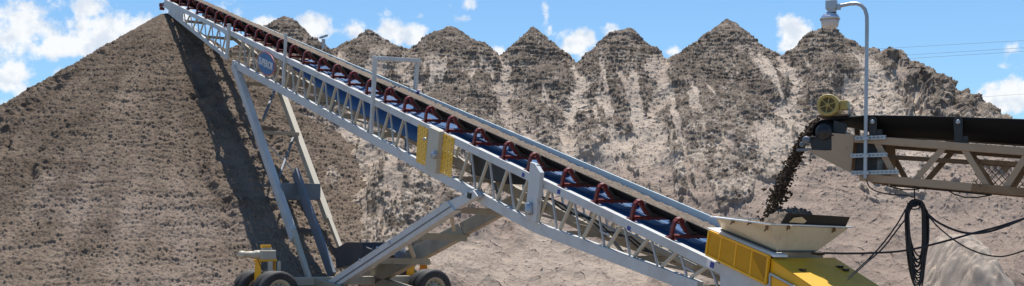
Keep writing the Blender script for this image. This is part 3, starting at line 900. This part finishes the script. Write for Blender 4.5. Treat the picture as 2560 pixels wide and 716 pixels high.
# far inner flange, pale blue
MB().prism([ST.W(th_ - .1, lf - .05, zfh + .01), ST.W(tn + .5, lf - .05, zf + .03), ST.W(tn + .5, lf - .05, zf + .22), ST.W(th_ - .1, lf - .05, zfh + .12)], LT * .02).build('hopper_backboard', 'guard', hop)
# sand heap inside
c = ST.W(tn + .60, lf - .60, zf + .17)
heap = MB(); rows = []
for i in range(25):
    row = []
    for j in range(40):
        a, b_ = -1 + 2 * i / 24, -1 + 2 * j / 39
        hgt = (.24 * max(0, 1 - (a * a + b_ * b_)) ** .8 - .10) + random.uniform(-.018, .018) + .05 * math.sin(j * .7 + i) * random.random()
        row.append(c + HD * (a * .36) + LT * (b_ * .56) + UP * hgt)
    rows.append(row)
heap.grid(rows); tag(heap.build('sand_heap', 'loadsand'), 'small grey heap of sand lying inside the hopper behind the black flap', 'sand heap')
# yellow tail hood
hl, hw = -.12, 1.42
A_, B_, C_, D_ = ST.P(1927, 647, hl), ST.P(2045, 727, hl), ST.P(2045, 790, hl), ST.P(1925, 683, hl)
hood = MB().prism([A_, B_, C_, D_], LT * hw).build('tail_hood', 'yellow', root, bevel=.01)
top = MB()
n_ = (B_ - A_).cross(LT).normalized()
if n_.z < 0: n_ = -n_
top.prism([A_ + n_ * .004, B_ + n_ * .004, B_ + n_ * .004 + LT * hw, A_ + n_ * .004 + LT * hw], n_ * .004).build('hood_lid', 'yellow_dusty', hood)
m = MB(); m.prism([ST.P(1927, 690, -.14), ST.P(1927, 800, -.14), ST.P(2080, 800, -.14), ST.P(2045, 752, -.14)], LT * 1.4); m.build('tail_guard', 'yellow', root)
m = MB(); m.beam(ST.P(1925, 684, -.15), ST.P(2045, 748, -.15), .03, .03); m.beam(ST.P(1926, 684, -.15), ST.P(1922, 800, -.15), .03, .03); m.build('guard_edge', 'galv', root)
for (u, v) in ((2005, 676), (2098, 668), (2112, 676)):
    k = (u - CX) / F
    # on the lid plane
    d = V((k, 1, (HY - v) / F)); s_ = (A_ + n_ * .01).dot(n_) / d.dot(n_); p = d * s_
    m = MB(); m.box(p, HD * .05, LT * .05, n_ * .025); m.build('lid_latch', 'black', hood, bevel=.01)

# sand riding on the belt
rows = []
n = 420
for i in range(n + 1):
    t = ST.tz(1800, 600)[0] + (t_head - .3 - ST.tz(1800, 600)[0]) * i / n
    row = []
    for j in range(17):
        l = .295 + .51 * j / 16
        x = (j - 8) / 8
        hgt = .292 + .045 * (1 - x * x) - .028 * x + (vn(np.array([t * 9.]), np.array([j * .9]), 5)[0] - .5) * .06 + random.uniform(-.015, .015)
        if j == 0: hgt = .31
        if j == 16: hgt = .22
        row.append(Q(t, l, hgt))
    rows.append(row)
m = MB(); m.grid(rows)
tag(m.build('belt_load', 'loadsand'), 'long strip of brown sand riding up the belt of the stacking conveyor', 'sand load')

# ------------------------------------------------------------------ feed conveyor on the right
fc = empty('feed_conveyor', OV.W(2.5, .5, GROUND), 'tan lattice feed conveyor with black belt pouring sand into the hopper', 'conveyor')
W2 = 1.0
def obar(name, u0, v0, u1, v1, lat, h, w, mat, bev=.006):
    m = MB(); m.beam(OV.P(u0, v0, lat), OV.P(u1, v1, lat), w, h, UP); return m.build(name, mat, fc, bevel=bev)
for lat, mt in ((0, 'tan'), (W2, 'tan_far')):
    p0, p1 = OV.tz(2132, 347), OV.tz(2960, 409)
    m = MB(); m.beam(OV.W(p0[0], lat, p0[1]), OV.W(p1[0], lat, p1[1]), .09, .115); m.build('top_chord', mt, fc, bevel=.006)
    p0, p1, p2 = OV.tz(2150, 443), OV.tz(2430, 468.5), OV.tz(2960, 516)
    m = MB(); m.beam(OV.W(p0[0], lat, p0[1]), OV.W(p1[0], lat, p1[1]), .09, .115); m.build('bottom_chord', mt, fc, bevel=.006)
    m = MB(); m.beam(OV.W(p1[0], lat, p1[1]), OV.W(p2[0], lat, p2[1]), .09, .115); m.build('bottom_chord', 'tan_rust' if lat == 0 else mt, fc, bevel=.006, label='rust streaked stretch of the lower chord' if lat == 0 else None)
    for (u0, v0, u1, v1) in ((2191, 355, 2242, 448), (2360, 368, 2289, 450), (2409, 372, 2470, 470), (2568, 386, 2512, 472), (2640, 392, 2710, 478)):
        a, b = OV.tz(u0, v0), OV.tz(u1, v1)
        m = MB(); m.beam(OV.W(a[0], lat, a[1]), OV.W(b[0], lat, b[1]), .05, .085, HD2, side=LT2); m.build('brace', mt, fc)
# far top chord visible just below, mid pipe
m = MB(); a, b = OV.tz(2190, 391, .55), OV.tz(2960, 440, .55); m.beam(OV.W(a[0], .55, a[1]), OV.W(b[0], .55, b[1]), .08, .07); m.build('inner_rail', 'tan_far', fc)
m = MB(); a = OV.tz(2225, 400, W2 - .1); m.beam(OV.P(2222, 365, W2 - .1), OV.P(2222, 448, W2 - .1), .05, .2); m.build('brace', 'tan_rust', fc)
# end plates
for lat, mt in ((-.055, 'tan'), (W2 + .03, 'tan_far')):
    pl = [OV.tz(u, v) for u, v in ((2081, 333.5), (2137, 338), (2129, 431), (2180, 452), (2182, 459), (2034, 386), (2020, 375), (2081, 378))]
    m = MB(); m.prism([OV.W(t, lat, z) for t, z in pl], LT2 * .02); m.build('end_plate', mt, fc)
m = MB(); a = OV.tz(2135, 395)
m.prism([OV.W(t, .10, z) for t, z in (OV.tz(2140, 352), OV.tz(2190, 356), OV.tz(2190, 445), OV.tz(2132, 430))], LT2 * .7); m.build('end_shade_block', 'black', fc)  # black block stands in for the shade inside the end plates
# belt
bt = [(2075, 298), (2110, 293), (2168, 288), (2300, 289.5), (2420, 293), (2560, 298), (2960, 318)]
rows = []
th2 = []
for i in range(len(bt) - 1):
    for k in range(6):
        f_ = k / 6; th2.append((bt[i][0] + (bt[i + 1][0] - bt[i][0]) * f_, bt[i][1] + (bt[i + 1][1] - bt[i][1]) * f_))
th2.append(bt[-1])
for u, v in th2:
    t, z = OV.tz(u, v, .02)
    sag = .30 * min(1, max(.0, (u - 2062) / 150)) + .04 * min(1, max(0, (u - 2300) / 260))
    rows.append([OV.W(t, l, z - sag * s_) for l, s_ in ((.02, 0), (.03, .12), (.16, .62), (.30, 1), (.70, 1), (.86, .6), (.98, 0))])
# wrap over the head pulley
pc_t, pc_z = OV.tz(2062, 331, .02)
pr = OV.tz(2075, 298, .02)[1] - pc_z
wrap = []
for k in range(1, 12):
    an = R(90 + k * 15)
    wrap.append([OV.W(pc_t + pr * math.cos(an), l, pc_z + pr * math.sin(an)) for l in (.02, .03, .16, .30, .70, .86, .98)])
m = MB(); m.grid(list(reversed(wrap)) + rows); m.build('belt', 'beltface', fc, solid=.02)
m = MB(); m.lathe(OV.W(pc_t, .06, pc_z), LT2, [(0, 0), (pr - .03, 0), (pr - .025, .88), (0, .88)], 28); m.build('head_pulley', 'black', fc)
m = MB(); m.lathe(OV.W(pc_t, -.02, pc_z), -LT2, [(.13, -.04), (.13, .04), (.10, .06), (.07, .06), (.06, .10), (0, .10)], 20); m.build('pulley_bearing', 'black', fc)
m = MB()
m.prism([OV.P(u, v, -.03) for u, v in ((2022, 347), (2081, 340), (2083, 376), (2030, 378))], LT2 * .10)
m.prism([OV.P(u, v, .02) for u, v in ((2081, 334), (2084, 300), (2118, 310), (2112, 336))], LT2 * .08)
m.beam(OV.P(2024, 345, -.02), OV.P(2086, 339, -.02), .08, .03); m.build('bearing_mount', 'black', fc, bevel=.01)
m = MB(); m.lathe(OV.P(2016, 351, -.05), -LT2, [(0, .06), (.05, .06), (.065, .02), (.065, -.05)], 14); m.lathe(OV.P(2006, 362, -.02), -LT2, [(0, .05), (.04, .05), (.045, 0)], 10); m.box(OV.P(2012, 375, 0), HD2 * .12, LT2 * .05, UP * .02)
m.build('belt_scraper', 'slate', fc)
# idler stands
for u, tv, bv in ((2181, 297, 340), (2395, 297, 357), (2610, 303, 374)):
    m = MB(); n = 14; lat = -.03; w_ = .066
    a, b = OV.P(u, tv + 5, lat), OV.P(u + 1, bv, lat)
    poly = [a + HD2 * (w_ * math.cos(math.pi * i / n)) + UP * (w_ * math.sin(math.pi * i / n)) for i in range(n + 1)] + [b - HD2 * (w_ * .8), b + HD2 * (w_ * .8)]
    m.prism(poly, LT2 * .03)
    m.box(OV.P(u + 17, bv - 7, .05), HD2 * .05, LT2 * .06, UP * .05); m.box(OV.P(u + 2, bv, .05), HD2 * .13, LT2 * .08, UP * .012)
    st_ = m.build('idler_stand', 'black', fc)
    m = MB(); m.lathe(OV.P(u, tv + 8, lat), -LT2, [(0, .02), (.03, .02), (.035, 0)], 12); m.build('bolt', 'galv', st_)
# drive motor above the belt head
mc = OV.P(2070, 263, -.02)
body = MB(); body.lathe(mc, LT2, [(.0, .0), (.165, .0), (.172, .02), (.172, .14), (.155, .15), (.155, .46), (.12, .50), (0, .50)], 32)
mot = body.build('motor', 'motor', fc)
m = MB(); m.lathe(mc, -LT2, [(.172, -.01), (.172, .025), (.155, .035), (.125, .035), (.118, .02)], 32)
for i in range(6):
    an = 2 * math.pi * i / 6 + .3; m.beam(mc - LT2 * .025, mc - LT2 * .025 + (HD2 * math.cos(an) + UP * math.sin(an)) * .125, .014, .012, LT2)
m.lathe(mc, -LT2, [(.035, 0), (.035, .034), (0, .036)], 14); m.build('fan_cover', 'motor', mot)
m = MB(); m.lathe(mc, -LT2, [(0, .012), (.12, .012)], 32); m.build('fan_grille', 'grille', mot)
m = MB(); m.box(OV.P(2112, 264, .10), HD2 * .06, LT2 * .10, UP * .07); m.build('junction_box', 'motor', mot, bevel=.015)
m = MB(); m.box(OV.W(pc_t + .12, .28, OV.tz(2080, 290)[1] + .012), HD2 * .24, LT2 * .26, UP * .012); m.beam(OV.W(pc_t + .28, .5, OV.tz(2080, 290)[1]), OV.W(pc_t + .28, 1.15, OV.tz(2080, 290)[1]), .1, .05); m.beam(OV.W(pc_t + .28, 1.12, OV.tz(2080, 290)[1]), OV.W(pc_t + .3, 1.12, pc_z - .1), .08, .08)
m.build('motor_mount', 'tan_far', fc)
m = MB()
for i in range(3):
    m.tube([OV.P(2118 + i * 3, 272, .1), OV.P(2124 + i * 2, 282, .1), OV.P(2122, 292, .15)], .008, 6)
m.build('motor_lead', 'galv', fc)
# expanded-metal guard inside the far end
gp = [OV.P(2441, 402, .45), OV.P(2560, 412, .45), OV.P(2560, 484, .45), OV.P(2474, 478, .45)]
m = MB()
t0, z0 = OV.tz(2438, 482, .45); t1, z1 = OV.tz(2620, 395, .45)
nn = 15
step = .095
rows_ = int((z1 - z0) / .055)
for j in range(rows_):
    za, zb2 = z0 + j * .055, z0 + (j + 1) * .055
    tt = t0
    while tt < t1:
        zz = (tt - t0) * -.075
        q0, q1 = (za, zb2) if j % 2 else (zb2, za)
        m.beam(OV.W(tt, .45, q0 + zz), OV.W(tt + step / 2, .45, q1 + zz), .012, .014, LT2); m.beam(OV.W(tt + step / 2, .45, q1 + zz), OV.W(tt + step, .45, q0 + zz), .012, .014, LT2)
        tt += step
m.build('mesh_guard', 'tan_rust', fc)
m = MB(); m.beam(OV.P(2445, 404, .40), OV.P(2560, 412, .40), .05, .07); m.prism([OV.P(u, v, .40) for u, v in ((2500, 408), (2528, 410), (2518, 432), (2508, 430))], LT2 * .03); m.beam(OV.P(2445, 400, .40), OV.P(2478, 476, .40), .05, .06); m.beam(OV.P(2552, 415, .40), OV.P(2512, 480, .40), .05, .06)
m.build('guard_bracket', 'tan_rust', fc)
# small loops of cable under the lower chord
m = MB(); m.tube([OV.P(u, v, .1) for u, v in ((2212, 462), (2235, 470), (2262, 475), (2290, 474), (2318, 468))], .011, 6)
m.tube([OV.P(u, v, .1) for u, v in ((2366, 474), (2385, 486), (2412, 494), (2445, 494), (2478, 488))], .011, 6); m.tube([OV.P(u, v, .2) for u, v in ((2225, 464), (2300, 471), (2400, 480), (2480, 488))], .013, 6)
m.tube([OV.P(u, v, .3) for u, v in ((2165, 405), (2180, 410), (2195, 416), (2200, 432))], .012, 6)
m.build('cable_loop', 'cable', fc)

# ------------------------------------------------------------------ yard lamp on its pole
base = OV.P(2163, 444, -.12)
lamp = empty('yard_lamp', base, 'grey pole lamp with bent arm and ribbed lens clamped to the feed conveyor', 'lamp')
la = -.12
pp = [OV.P(u, v, la) for u, v in ((2163, 446), (2164, 350), (2166, 200), (2167.5, 60), (2167, 40), (2162.5, 24), (2154, 14), (2142, 9.5), (2126, 10), (2105, 14), (2090, 17))]
m = MB(); m.tube(pp, .029, 12); m.build('pole', 'galv', lamp)
lc = OV.P(2075, 50, la)
m = MB(); m.lathe(lc, UP, [(.148, 0), (.150, .004), (.157, .0), (.150, .03), (.11, .085), (.06, .115), (0, .118)], 28); m.build('reflector', 'alu', lamp)
m = MB(); prof_ = [(.140, 0), (.122, -.115), (.112, -.118), (0, -.112)]
n = 48
vs = []
for r_, h_ in prof_:
    for k in range(n):
        an = 2 * math.pi * k / n; q = r_ * (1 + (.02 if k % 2 else -.02) * (r_ > .1)); vs.append(lc + V((math.cos(an) * q, math.sin(an) * q, h_)))
m.add(vs, [(i * n + k, i * n + (k + 1) % n, (i + 1) * n + (k + 1) % n, (i + 1) * n + k) for i in range(3) for k in range(n)], True)
m.build('lens', 'lens', lamp, solid=.004)
m = MB(); hb = OV.P(2079, 13, la); m.box(hb, HD2 * .085, LT2 * .07, UP * .075); m.box(OV.P(2083, 2, la), HD2 * .045, LT2 * .045, UP * .06); m.lathe(OV.P(2080, 24, la), UP, [(.07, -.05), (.075, .03)], 16); m.build('housing', 'galv', lamp, bevel=.02)
m = MB(); m.box(OV.P(2095, 18, la), HD2 * .04, LT2 * .035, UP * .04); m.tube([OV.P(2090, 21, la), OV.P(2098, 24, la)], .012, 6); m.build('arm_clamp', 'galv', lamp)
for (u0, u1, v) in ((2139, 2215, 346.5), (2128, 2218, 390), (2129, 2246, 433)):
    m = MB(); t0, z = OV.tz(u0, v, -.08); t1 = OV.tz(u1, v, -.08)[0]
    hh = .028
    m.beam(OV.W(t0, -.08, z + hh * .8), OV.W(t1, -.08, z + hh * .8), .035, .018); m.beam(OV.W(t0, -.08, z - hh * .8), OV.W(t1, -.08, z - hh * .8), .035, .018)
    k = t0
    while k < t1:
        m.box(OV.W(k, -.095, z), HD2 * .012, LT2 * .003, UP * .016); k += .062
    m.box(OV.W((t0 + t1) / 2, -.066, z), HD2 * ((t1 - t0) / 2), LT2 * .003, UP * .028)
    m.build('strut_channel', 'galv', lamp)
    m = MB(); p = OV.P(2164, v, -.15); m.box(p, HD2 * .045, LT2 * .012, UP * .02); m.build('pole_clamp', 'galv', lamp)

# ------------------------------------------------------------------ falling sand
fs = MB()
def lump(c, r):
    vs = []; n1 = 6
    ax = [V((random.gauss(0, 1), random.gauss(0, 1), random.gauss(0, 1))).normalized() for _ in range(1)][0]
    st_ = random.uniform(1, 2.0)
    phi = (1 + 5 ** .5) / 2
    ico = [(-1, phi, 0), (1, phi, 0), (-1, -phi, 0), (1, -phi, 0), (0, -1, phi), (0, 1, phi), (0, -1, -phi), (0, 1, -phi), (phi, 0, -1), (phi, 0, 1), (-phi, 0, -1), (-phi, 0, 1)]
    for p in ico:
        p = V(p).normalized() * r * random.uniform(.65, 1.2); p = p + ax * (p.dot(ax) * (st_ - 1)); vs.append(c + p)
    fs.add(vs, [(0, 11, 5), (0, 5, 1), (0, 1, 7), (0, 7, 10), (0, 10, 11), (1, 5, 9), (5, 11, 4), (11, 10, 2), (10, 7, 6), (7, 1, 8),
                (3, 9, 4), (3, 4, 2), (3, 2, 6), (3, 6, 8), (3, 8, 9), (4, 9, 5), (2, 4, 11), (6, 2, 10), (8, 6, 7), (9, 8, 1)])
path = [(2040, 306), (2020, 325), (2000, 352), (1985, 380), (1968, 415), (1950, 455), (1932, 500), (1918, 545), (1910, 565)]
for i in range(2600):
    x = random.random() ** .85 * (len(path) - 1); k = min(int(x), len(path) - 2); f_ = x - k
    u = path[k][0] + (path[k + 1][0] - path[k][0]) * f_; v = path[k][1] + (path[k + 1][1] - path[k][1]) * f_
    sp = 4 + x * 1.1
    lat = random.uniform(.15, .85)
    u += random.gauss(0, sp) + 9 - 0 * lat; v += random.gauss(0, 5)
    if x < 2: u -= 4
    lump(OV.P(u, v, lat), random.choice((.008, .010, .012, .015, .018, .024)) * (1.15 if x < 6 else .9))
for i in range(14):
    x = random.uniform(2, 6); k = int(x)
    lump(OV.P(path[k][0] + random.uniform(15, 55), path[k][1] + random.uniform(-10, 30), .5), random.uniform(.008, .022))
tag(fs.build('falling_sand', 'wetsand'), kind='stuff')
tag(bpy.data.objects['falling_sand'], 'dark stream of damp sand clods falling from the feed belt into the hopper', 'sand')

# ------------------------------------------------------------------ cables
def smooth(pts, n=8):
    out = []
    P_ = [pts[0]] + pts + [pts[-1]]
    for i in range(1, len(P_) - 2):
        for k in range(n):
            t = k / n; a, b, c, d = P_[i - 1], P_[i], P_[i + 1], P_[i + 2]
            out.append(tuple(.5 * ((2 * b[j]) + (-a[j] + c[j]) * t + (2 * a[j] - 5 * b[j] + 4 * c[j] - d[j]) * t * t + (-a[j] + 3 * b[j] - 3 * c[j] + d[j]) * t ** 3) for j in range(len(a))))
    out.append(pts[-1]); return out
def cable(pts, Y, r, label, name='power_cable', group=None, Y1=None):
    s_ = smooth(pts)
    Y1 = Y if Y1 is None else Y1
    m = MB(); m.tube([pt(u, v, Y + (Y1 - Y) * i / (len(s_) - 1)) for i, (u, v) in enumerate(s_)], r, 7)
    return tag(m.build(name, 'cable'), label, 'cable', group)
YC = OV.P(2286, 470, .05).y
m = MB()
for i in range(15):
    f_ = i / 14
    ul, ur = 2263 + random.uniform(-1, 9), 2321 - random.uniform(-1, 17)
    vb = 640 + f_ * 88 + random.uniform(-4, 4); vt = 499 + random.uniform(0, 14)
    uc = (ul + ur) / 2; hw = (ur - ul) / 2
    pts = []
    for k in range(33):
        an = 2 * math.pi * k / 32
        x = math.copysign(abs(math.cos(an)) ** .8, math.cos(an)); y = math.sin(an)
        vv_ = (vt + 34) - 34 * y if y > 0 else (vt + 34) + (vb - vt - 34) * abs(y) ** .75
        pts.append(pt(uc + hw * x * (1 - .25 * max(0, -y) ** 3) + 5 * max(0, -y), vv_, YC + .02 + .05 * math.sin(i * 2.1)))
    m.tube(pts, .0125, 7, caps=False)
m.tube([pt(2286, 447, YC), pt(2286, 475, YC), pt(2287, 500, YC)], .011, 6)
for rr_ in (10, 17):
    m.tube([pt(2286 + rr_ * math.cos(a_), 507 + rr_ * math.sin(a_), YC - .06) for a_ in [math.pi * k / 12 for k in range(13)]], .010, 6)
tag(m.build('cable_coil', 'cable', origin=pt(2286, 447, YC)), 'hanging black cable coil tied under the feed conveyor lower chord', 'cable coil')
cable([(2166, 449), (2174, 468), (2195, 480), (2230, 487), (2265, 489), (2284, 494)], YC - .03, .010, 'thin black wire from the lamp pole foot to the top of the coil')
cable([(2030, 632), (2100, 634), (2180, 633), (2262, 627), (2350, 607), (2435, 583), (2500, 566), (2600, 534)], 18.4, .016, 'long black cable running level from the hopper past the coil to the right', Y1=17.4)
cable([(2320, 536), (2345, 556), (2385, 575), (2425, 584), (2470, 580), (2520, 564), (2600, 530)], YC - .1, .017, 'thick black cable drooping right from the coil, the upper of two', Y1=17.2)
cable([(2322, 542), (2350, 572), (2395, 607), (2440, 630), (2485, 641), (2525, 638), (2610, 610)], YC - .05, .011, 'thin black cable sagging low to the right of the coil', Y1=17.2)
cable([(2264, 524), (2240, 565), (2205, 612), (2170, 650), (2120, 696)], YC - .05, .012, 'upper of two black leads slanting down left from the coil', Y1=18.0)
cable([(2264, 548), (2243, 575), (2208, 620), (2168, 656), (2118, 700)], YC - .1, .012, 'lower of two black leads slanting down left from the coil', Y1=17.9)
m = MB(); p0 = pt(2030, 632, 18.4); m.tube([pt(2028, 631, 18.42), pt(2048, 634, 18.4), pt(2062, 635, 18.38)], [.03, .035, .02], 8); tag(m.build('cable_plug', 'black'), 'black plug on the cable end beside the hopper foot', 'plug')

# far power lines
for i, ((u0, v0, u1, v1), lb) in enumerate((((1900, 141, 2560, 106), 'topmost thin power line crossing the blue sky on the right'),
                                            ((1900, 163, 2560, 124), 'middle one of three power lines crossing the right sky'),
                                            ((1900, 172, 2560, 133), 'lowest of the three parallel power lines over the right ridge'),
                                            ((2200, 262, 2560, 239), 'faint lone power line across the white cloud at far right'))):
    sl_ = (v1 - v0) / (u1 - u0); pts = []
    for k in range(13):
        u = u0 + (u1 + 700 - u0) * k / 12
        pts.append(pt(u, v0 + sl_ * (u - u0) + 4 * ((k - 6) / 6) ** 2 - 4, 110))
    m = MB(); m.tube(pts, .013 if i < 3 else .010, 5); tag(m.build('power_line', 'wire'), lb, 'power line', 'power lines in the sky')

# ------------------------------------------------------------------ light and sky
SUN_AZ, SUN_EL = 3.0, 73.5
L = bpy.data.lights.new('sun', 'SUN'); L.energy = 4.6; L.angle = R(.5); L.color = (1, .955, .89)
so = bpy.data.objects.new('sun', L); COL.objects.link(so)
sd = V((math.sin(R(SUN_AZ)) * math.cos(R(SUN_EL)), math.cos(R(SUN_AZ)) * math.cos(R(SUN_EL)), math.sin(R(SUN_EL))))
so.rotation_euler = sd.to_track_quat('Z', 'Y').to_euler(); so.location = (0, 0, 40)

w = bpy.data.worlds.new('World'); scene.world = w; w.use_nodes = True
nt = w.node_tree; bg = nt.nodes['Background']
sky = nt.nodes.new('ShaderNodeTexSky'); sky.sky_type = 'NISHITA'; sky.sun_disc = False
sky.sun_elevation = R(SUN_EL); sky.sun_rotation = R(SUN_AZ); sky.altitude = 0; sky.air_density = 1.0; sky.dust_density = .3; sky.ozone_density = 2.0
tc = nt.nodes.new('ShaderNodeTexCoord')
sep = nt.nodes.new('ShaderNodeSeparateXYZ'); nt.links.new(tc.outputs['Generated'], sep.inputs[0])
az = math_node(nt, 'ARCTAN2', sep.outputs['X'], sep.outputs['Y'])
el = math_node(nt, 'ARCSINE', sep.outputs['Z'])
cv = nt.nodes.new('ShaderNodeCombineXYZ'); nt.links.new(az, cv.inputs[0]); nt.links.new(el, cv.inputs[1])
# clouds: (u, v, half width, half height, weight) turned into compass bearing and elevation
blobs = [(55, 75, 105, 70, 1), (150, 118, 170, 36, .9), (285, 85, 110, 62, 1), (215, 15, 60, 48, .75), (345, 60, 60, 40, .9), (25, 190, 62, 42, .95), (68, 238, 26, 22, .8),
         (166, 190, 32, 34, .95), (12, 285, 60, 36, 1), (108, 232, 14, 12, .6), (780, 66, 46, 36, 1), (664, 58, 40, 20, .9), (985, 78, 74, 40, 1), (885, 74, 40, 28, .95), (1035, 100, 40, 24, .9),
         (1440, 108, 56, 38, 1), (1404, 84, 30, 24, .8), (1366, 42, 16, 44, .62), (1376, 72, 14, 24, .6), (1526, 92, 24, 30, .9), (1990, 82, 46, 52, 1), (1968, 118, 40, 22, .9), (1240, 138, 34, 18, .8),
         (2535, 228, 80, 48, 1), (2470, 262, 90, 30, .95), (2512, 168, 36, 16, .55), (2412, 240, 22, 12, .7), (1140, 10, 90, 16, .38), (1040, 42, 28, 10, .38), (1150, 48, 30, 12, .40), (1240, 16, 40, 14, .34), (1680, 130, 30, 12, .6),
         (480, 40, 120, 60, .5), (2700, 200, 160, 90, 1), (-150, 120, 160, 120, 1)]
mask = None
for (u, v, a, b, wgt) in blobs:
    k = (u - CX) / F; A = math.atan(k); E_ = math.atan((HY - v) / F * math.cos(A))
    vm = nt.nodes.new('ShaderNodeVectorMath'); vm.operation = 'SUBTRACT'; nt.links.new(cv.outputs[0], vm.inputs[0]); vm.inputs[1].default_value = (A, E_, 0)
    v2 = nt.nodes.new('ShaderNodeVectorMath'); v2.operation = 'MULTIPLY'; nt.links.new(vm.outputs[0], v2.inputs[0]); v2.inputs[1].default_value = (F / a, F / b, 0)
    v3 = nt.nodes.new('ShaderNodeVectorMath'); v3.operation = 'LENGTH'; nt.links.new(v2.outputs[0], v3.inputs[0])
    x = math_node(nt, 'MULTIPLY', math_node(nt, 'SUBTRACT', 1.25, v3.outputs['Value']), wgt)
    mask = x if mask is None else math_node(nt, 'SMOOTH_MAX', mask, x)
    if mask is not x: mask.node.inputs[2].default_value = .15
nz = noise(nt, cv.outputs[0], 42, 7, .60)
nz2 = noise(nt, cv.outputs[0], 130, 5, .6)
den = math_node(nt, 'ADD', mask, math_node(nt, 'ADD', math_node(nt, 'MULTIPLY', math_node(nt, 'SUBTRACT', nz, .5), 2.6), math_node(nt, 'MULTIPLY', math_node(nt, 'SUBTRACT', nz2, .5), .7)))
cl = ramp(nt, den, .20, .82)
# shaded undersides: the same noise read a little higher up
off = nt.nodes.new('ShaderNodeVectorMath'); off.operation = 'ADD'; nt.links.new(cv.outputs[0], off.inputs[0]); off.inputs[1].default_value = (.0, .006, 0)
nz3 = noise(nt, off.outputs[0], 60, 5, .55)
shade = ramp(nt, nz3, .42, .66)
CLW, CLG = (7.2, 7.3, 7.4), (5.4, 5.9, 6.6)
ccol = mixcol(nt, shade, CLW, CLG)
tint = nt.nodes.new('ShaderNodeMix'); tint.data_type = 'RGBA'; tint.blend_type = 'MULTIPLY'; tint.inputs[0].default_value = 1
nt.links.new(sky.outputs[0], tint.inputs[6]); tint.inputs[7].default_value = (.67, .89, 1.05, 1)
SKYT = tint
fin = mixcol(nt, math_node(nt, 'MULTIPLY', cl, .96), tint.outputs[2], ccol)
nt.links.new(fin, bg.inputs['Color']); bg.inputs['Strength'].default_value = .10

scene.view_settings.view_transform = 'Standard'; scene.view_settings.look = 'None'
scene.view_settings.exposure = .45; scene.view_settings.gamma = 1; scene.view_settings.use_curve_mapping = False
scene.cycles.max_bounces = 6; scene.cycles.diffuse_bounces = 3
scene.cycles.use_denoising = True
scene.cycles.denoising_input_passes = 'RGB_ALBEDO_NORMAL'; scene.cycles.denoising_prefilter = 'ACCURATE'

cam = bpy.data.cameras.new('camera'); co = bpy.data.objects.new('camera', cam); COL.objects.link(co)
co.location = (0, 0, 0); co.rotation_euler = (R(90), 0, 0)
cam.sensor_width = 36; cam.lens = F / 2560 * 36; cam.shift_y = (HY - 358) / 2560; cam.clip_end = 4000; cam.clip_start = .1
scene.camera = co
for o in bpy.data.objects:
    if '_w' in o.keys(): del o['_w']
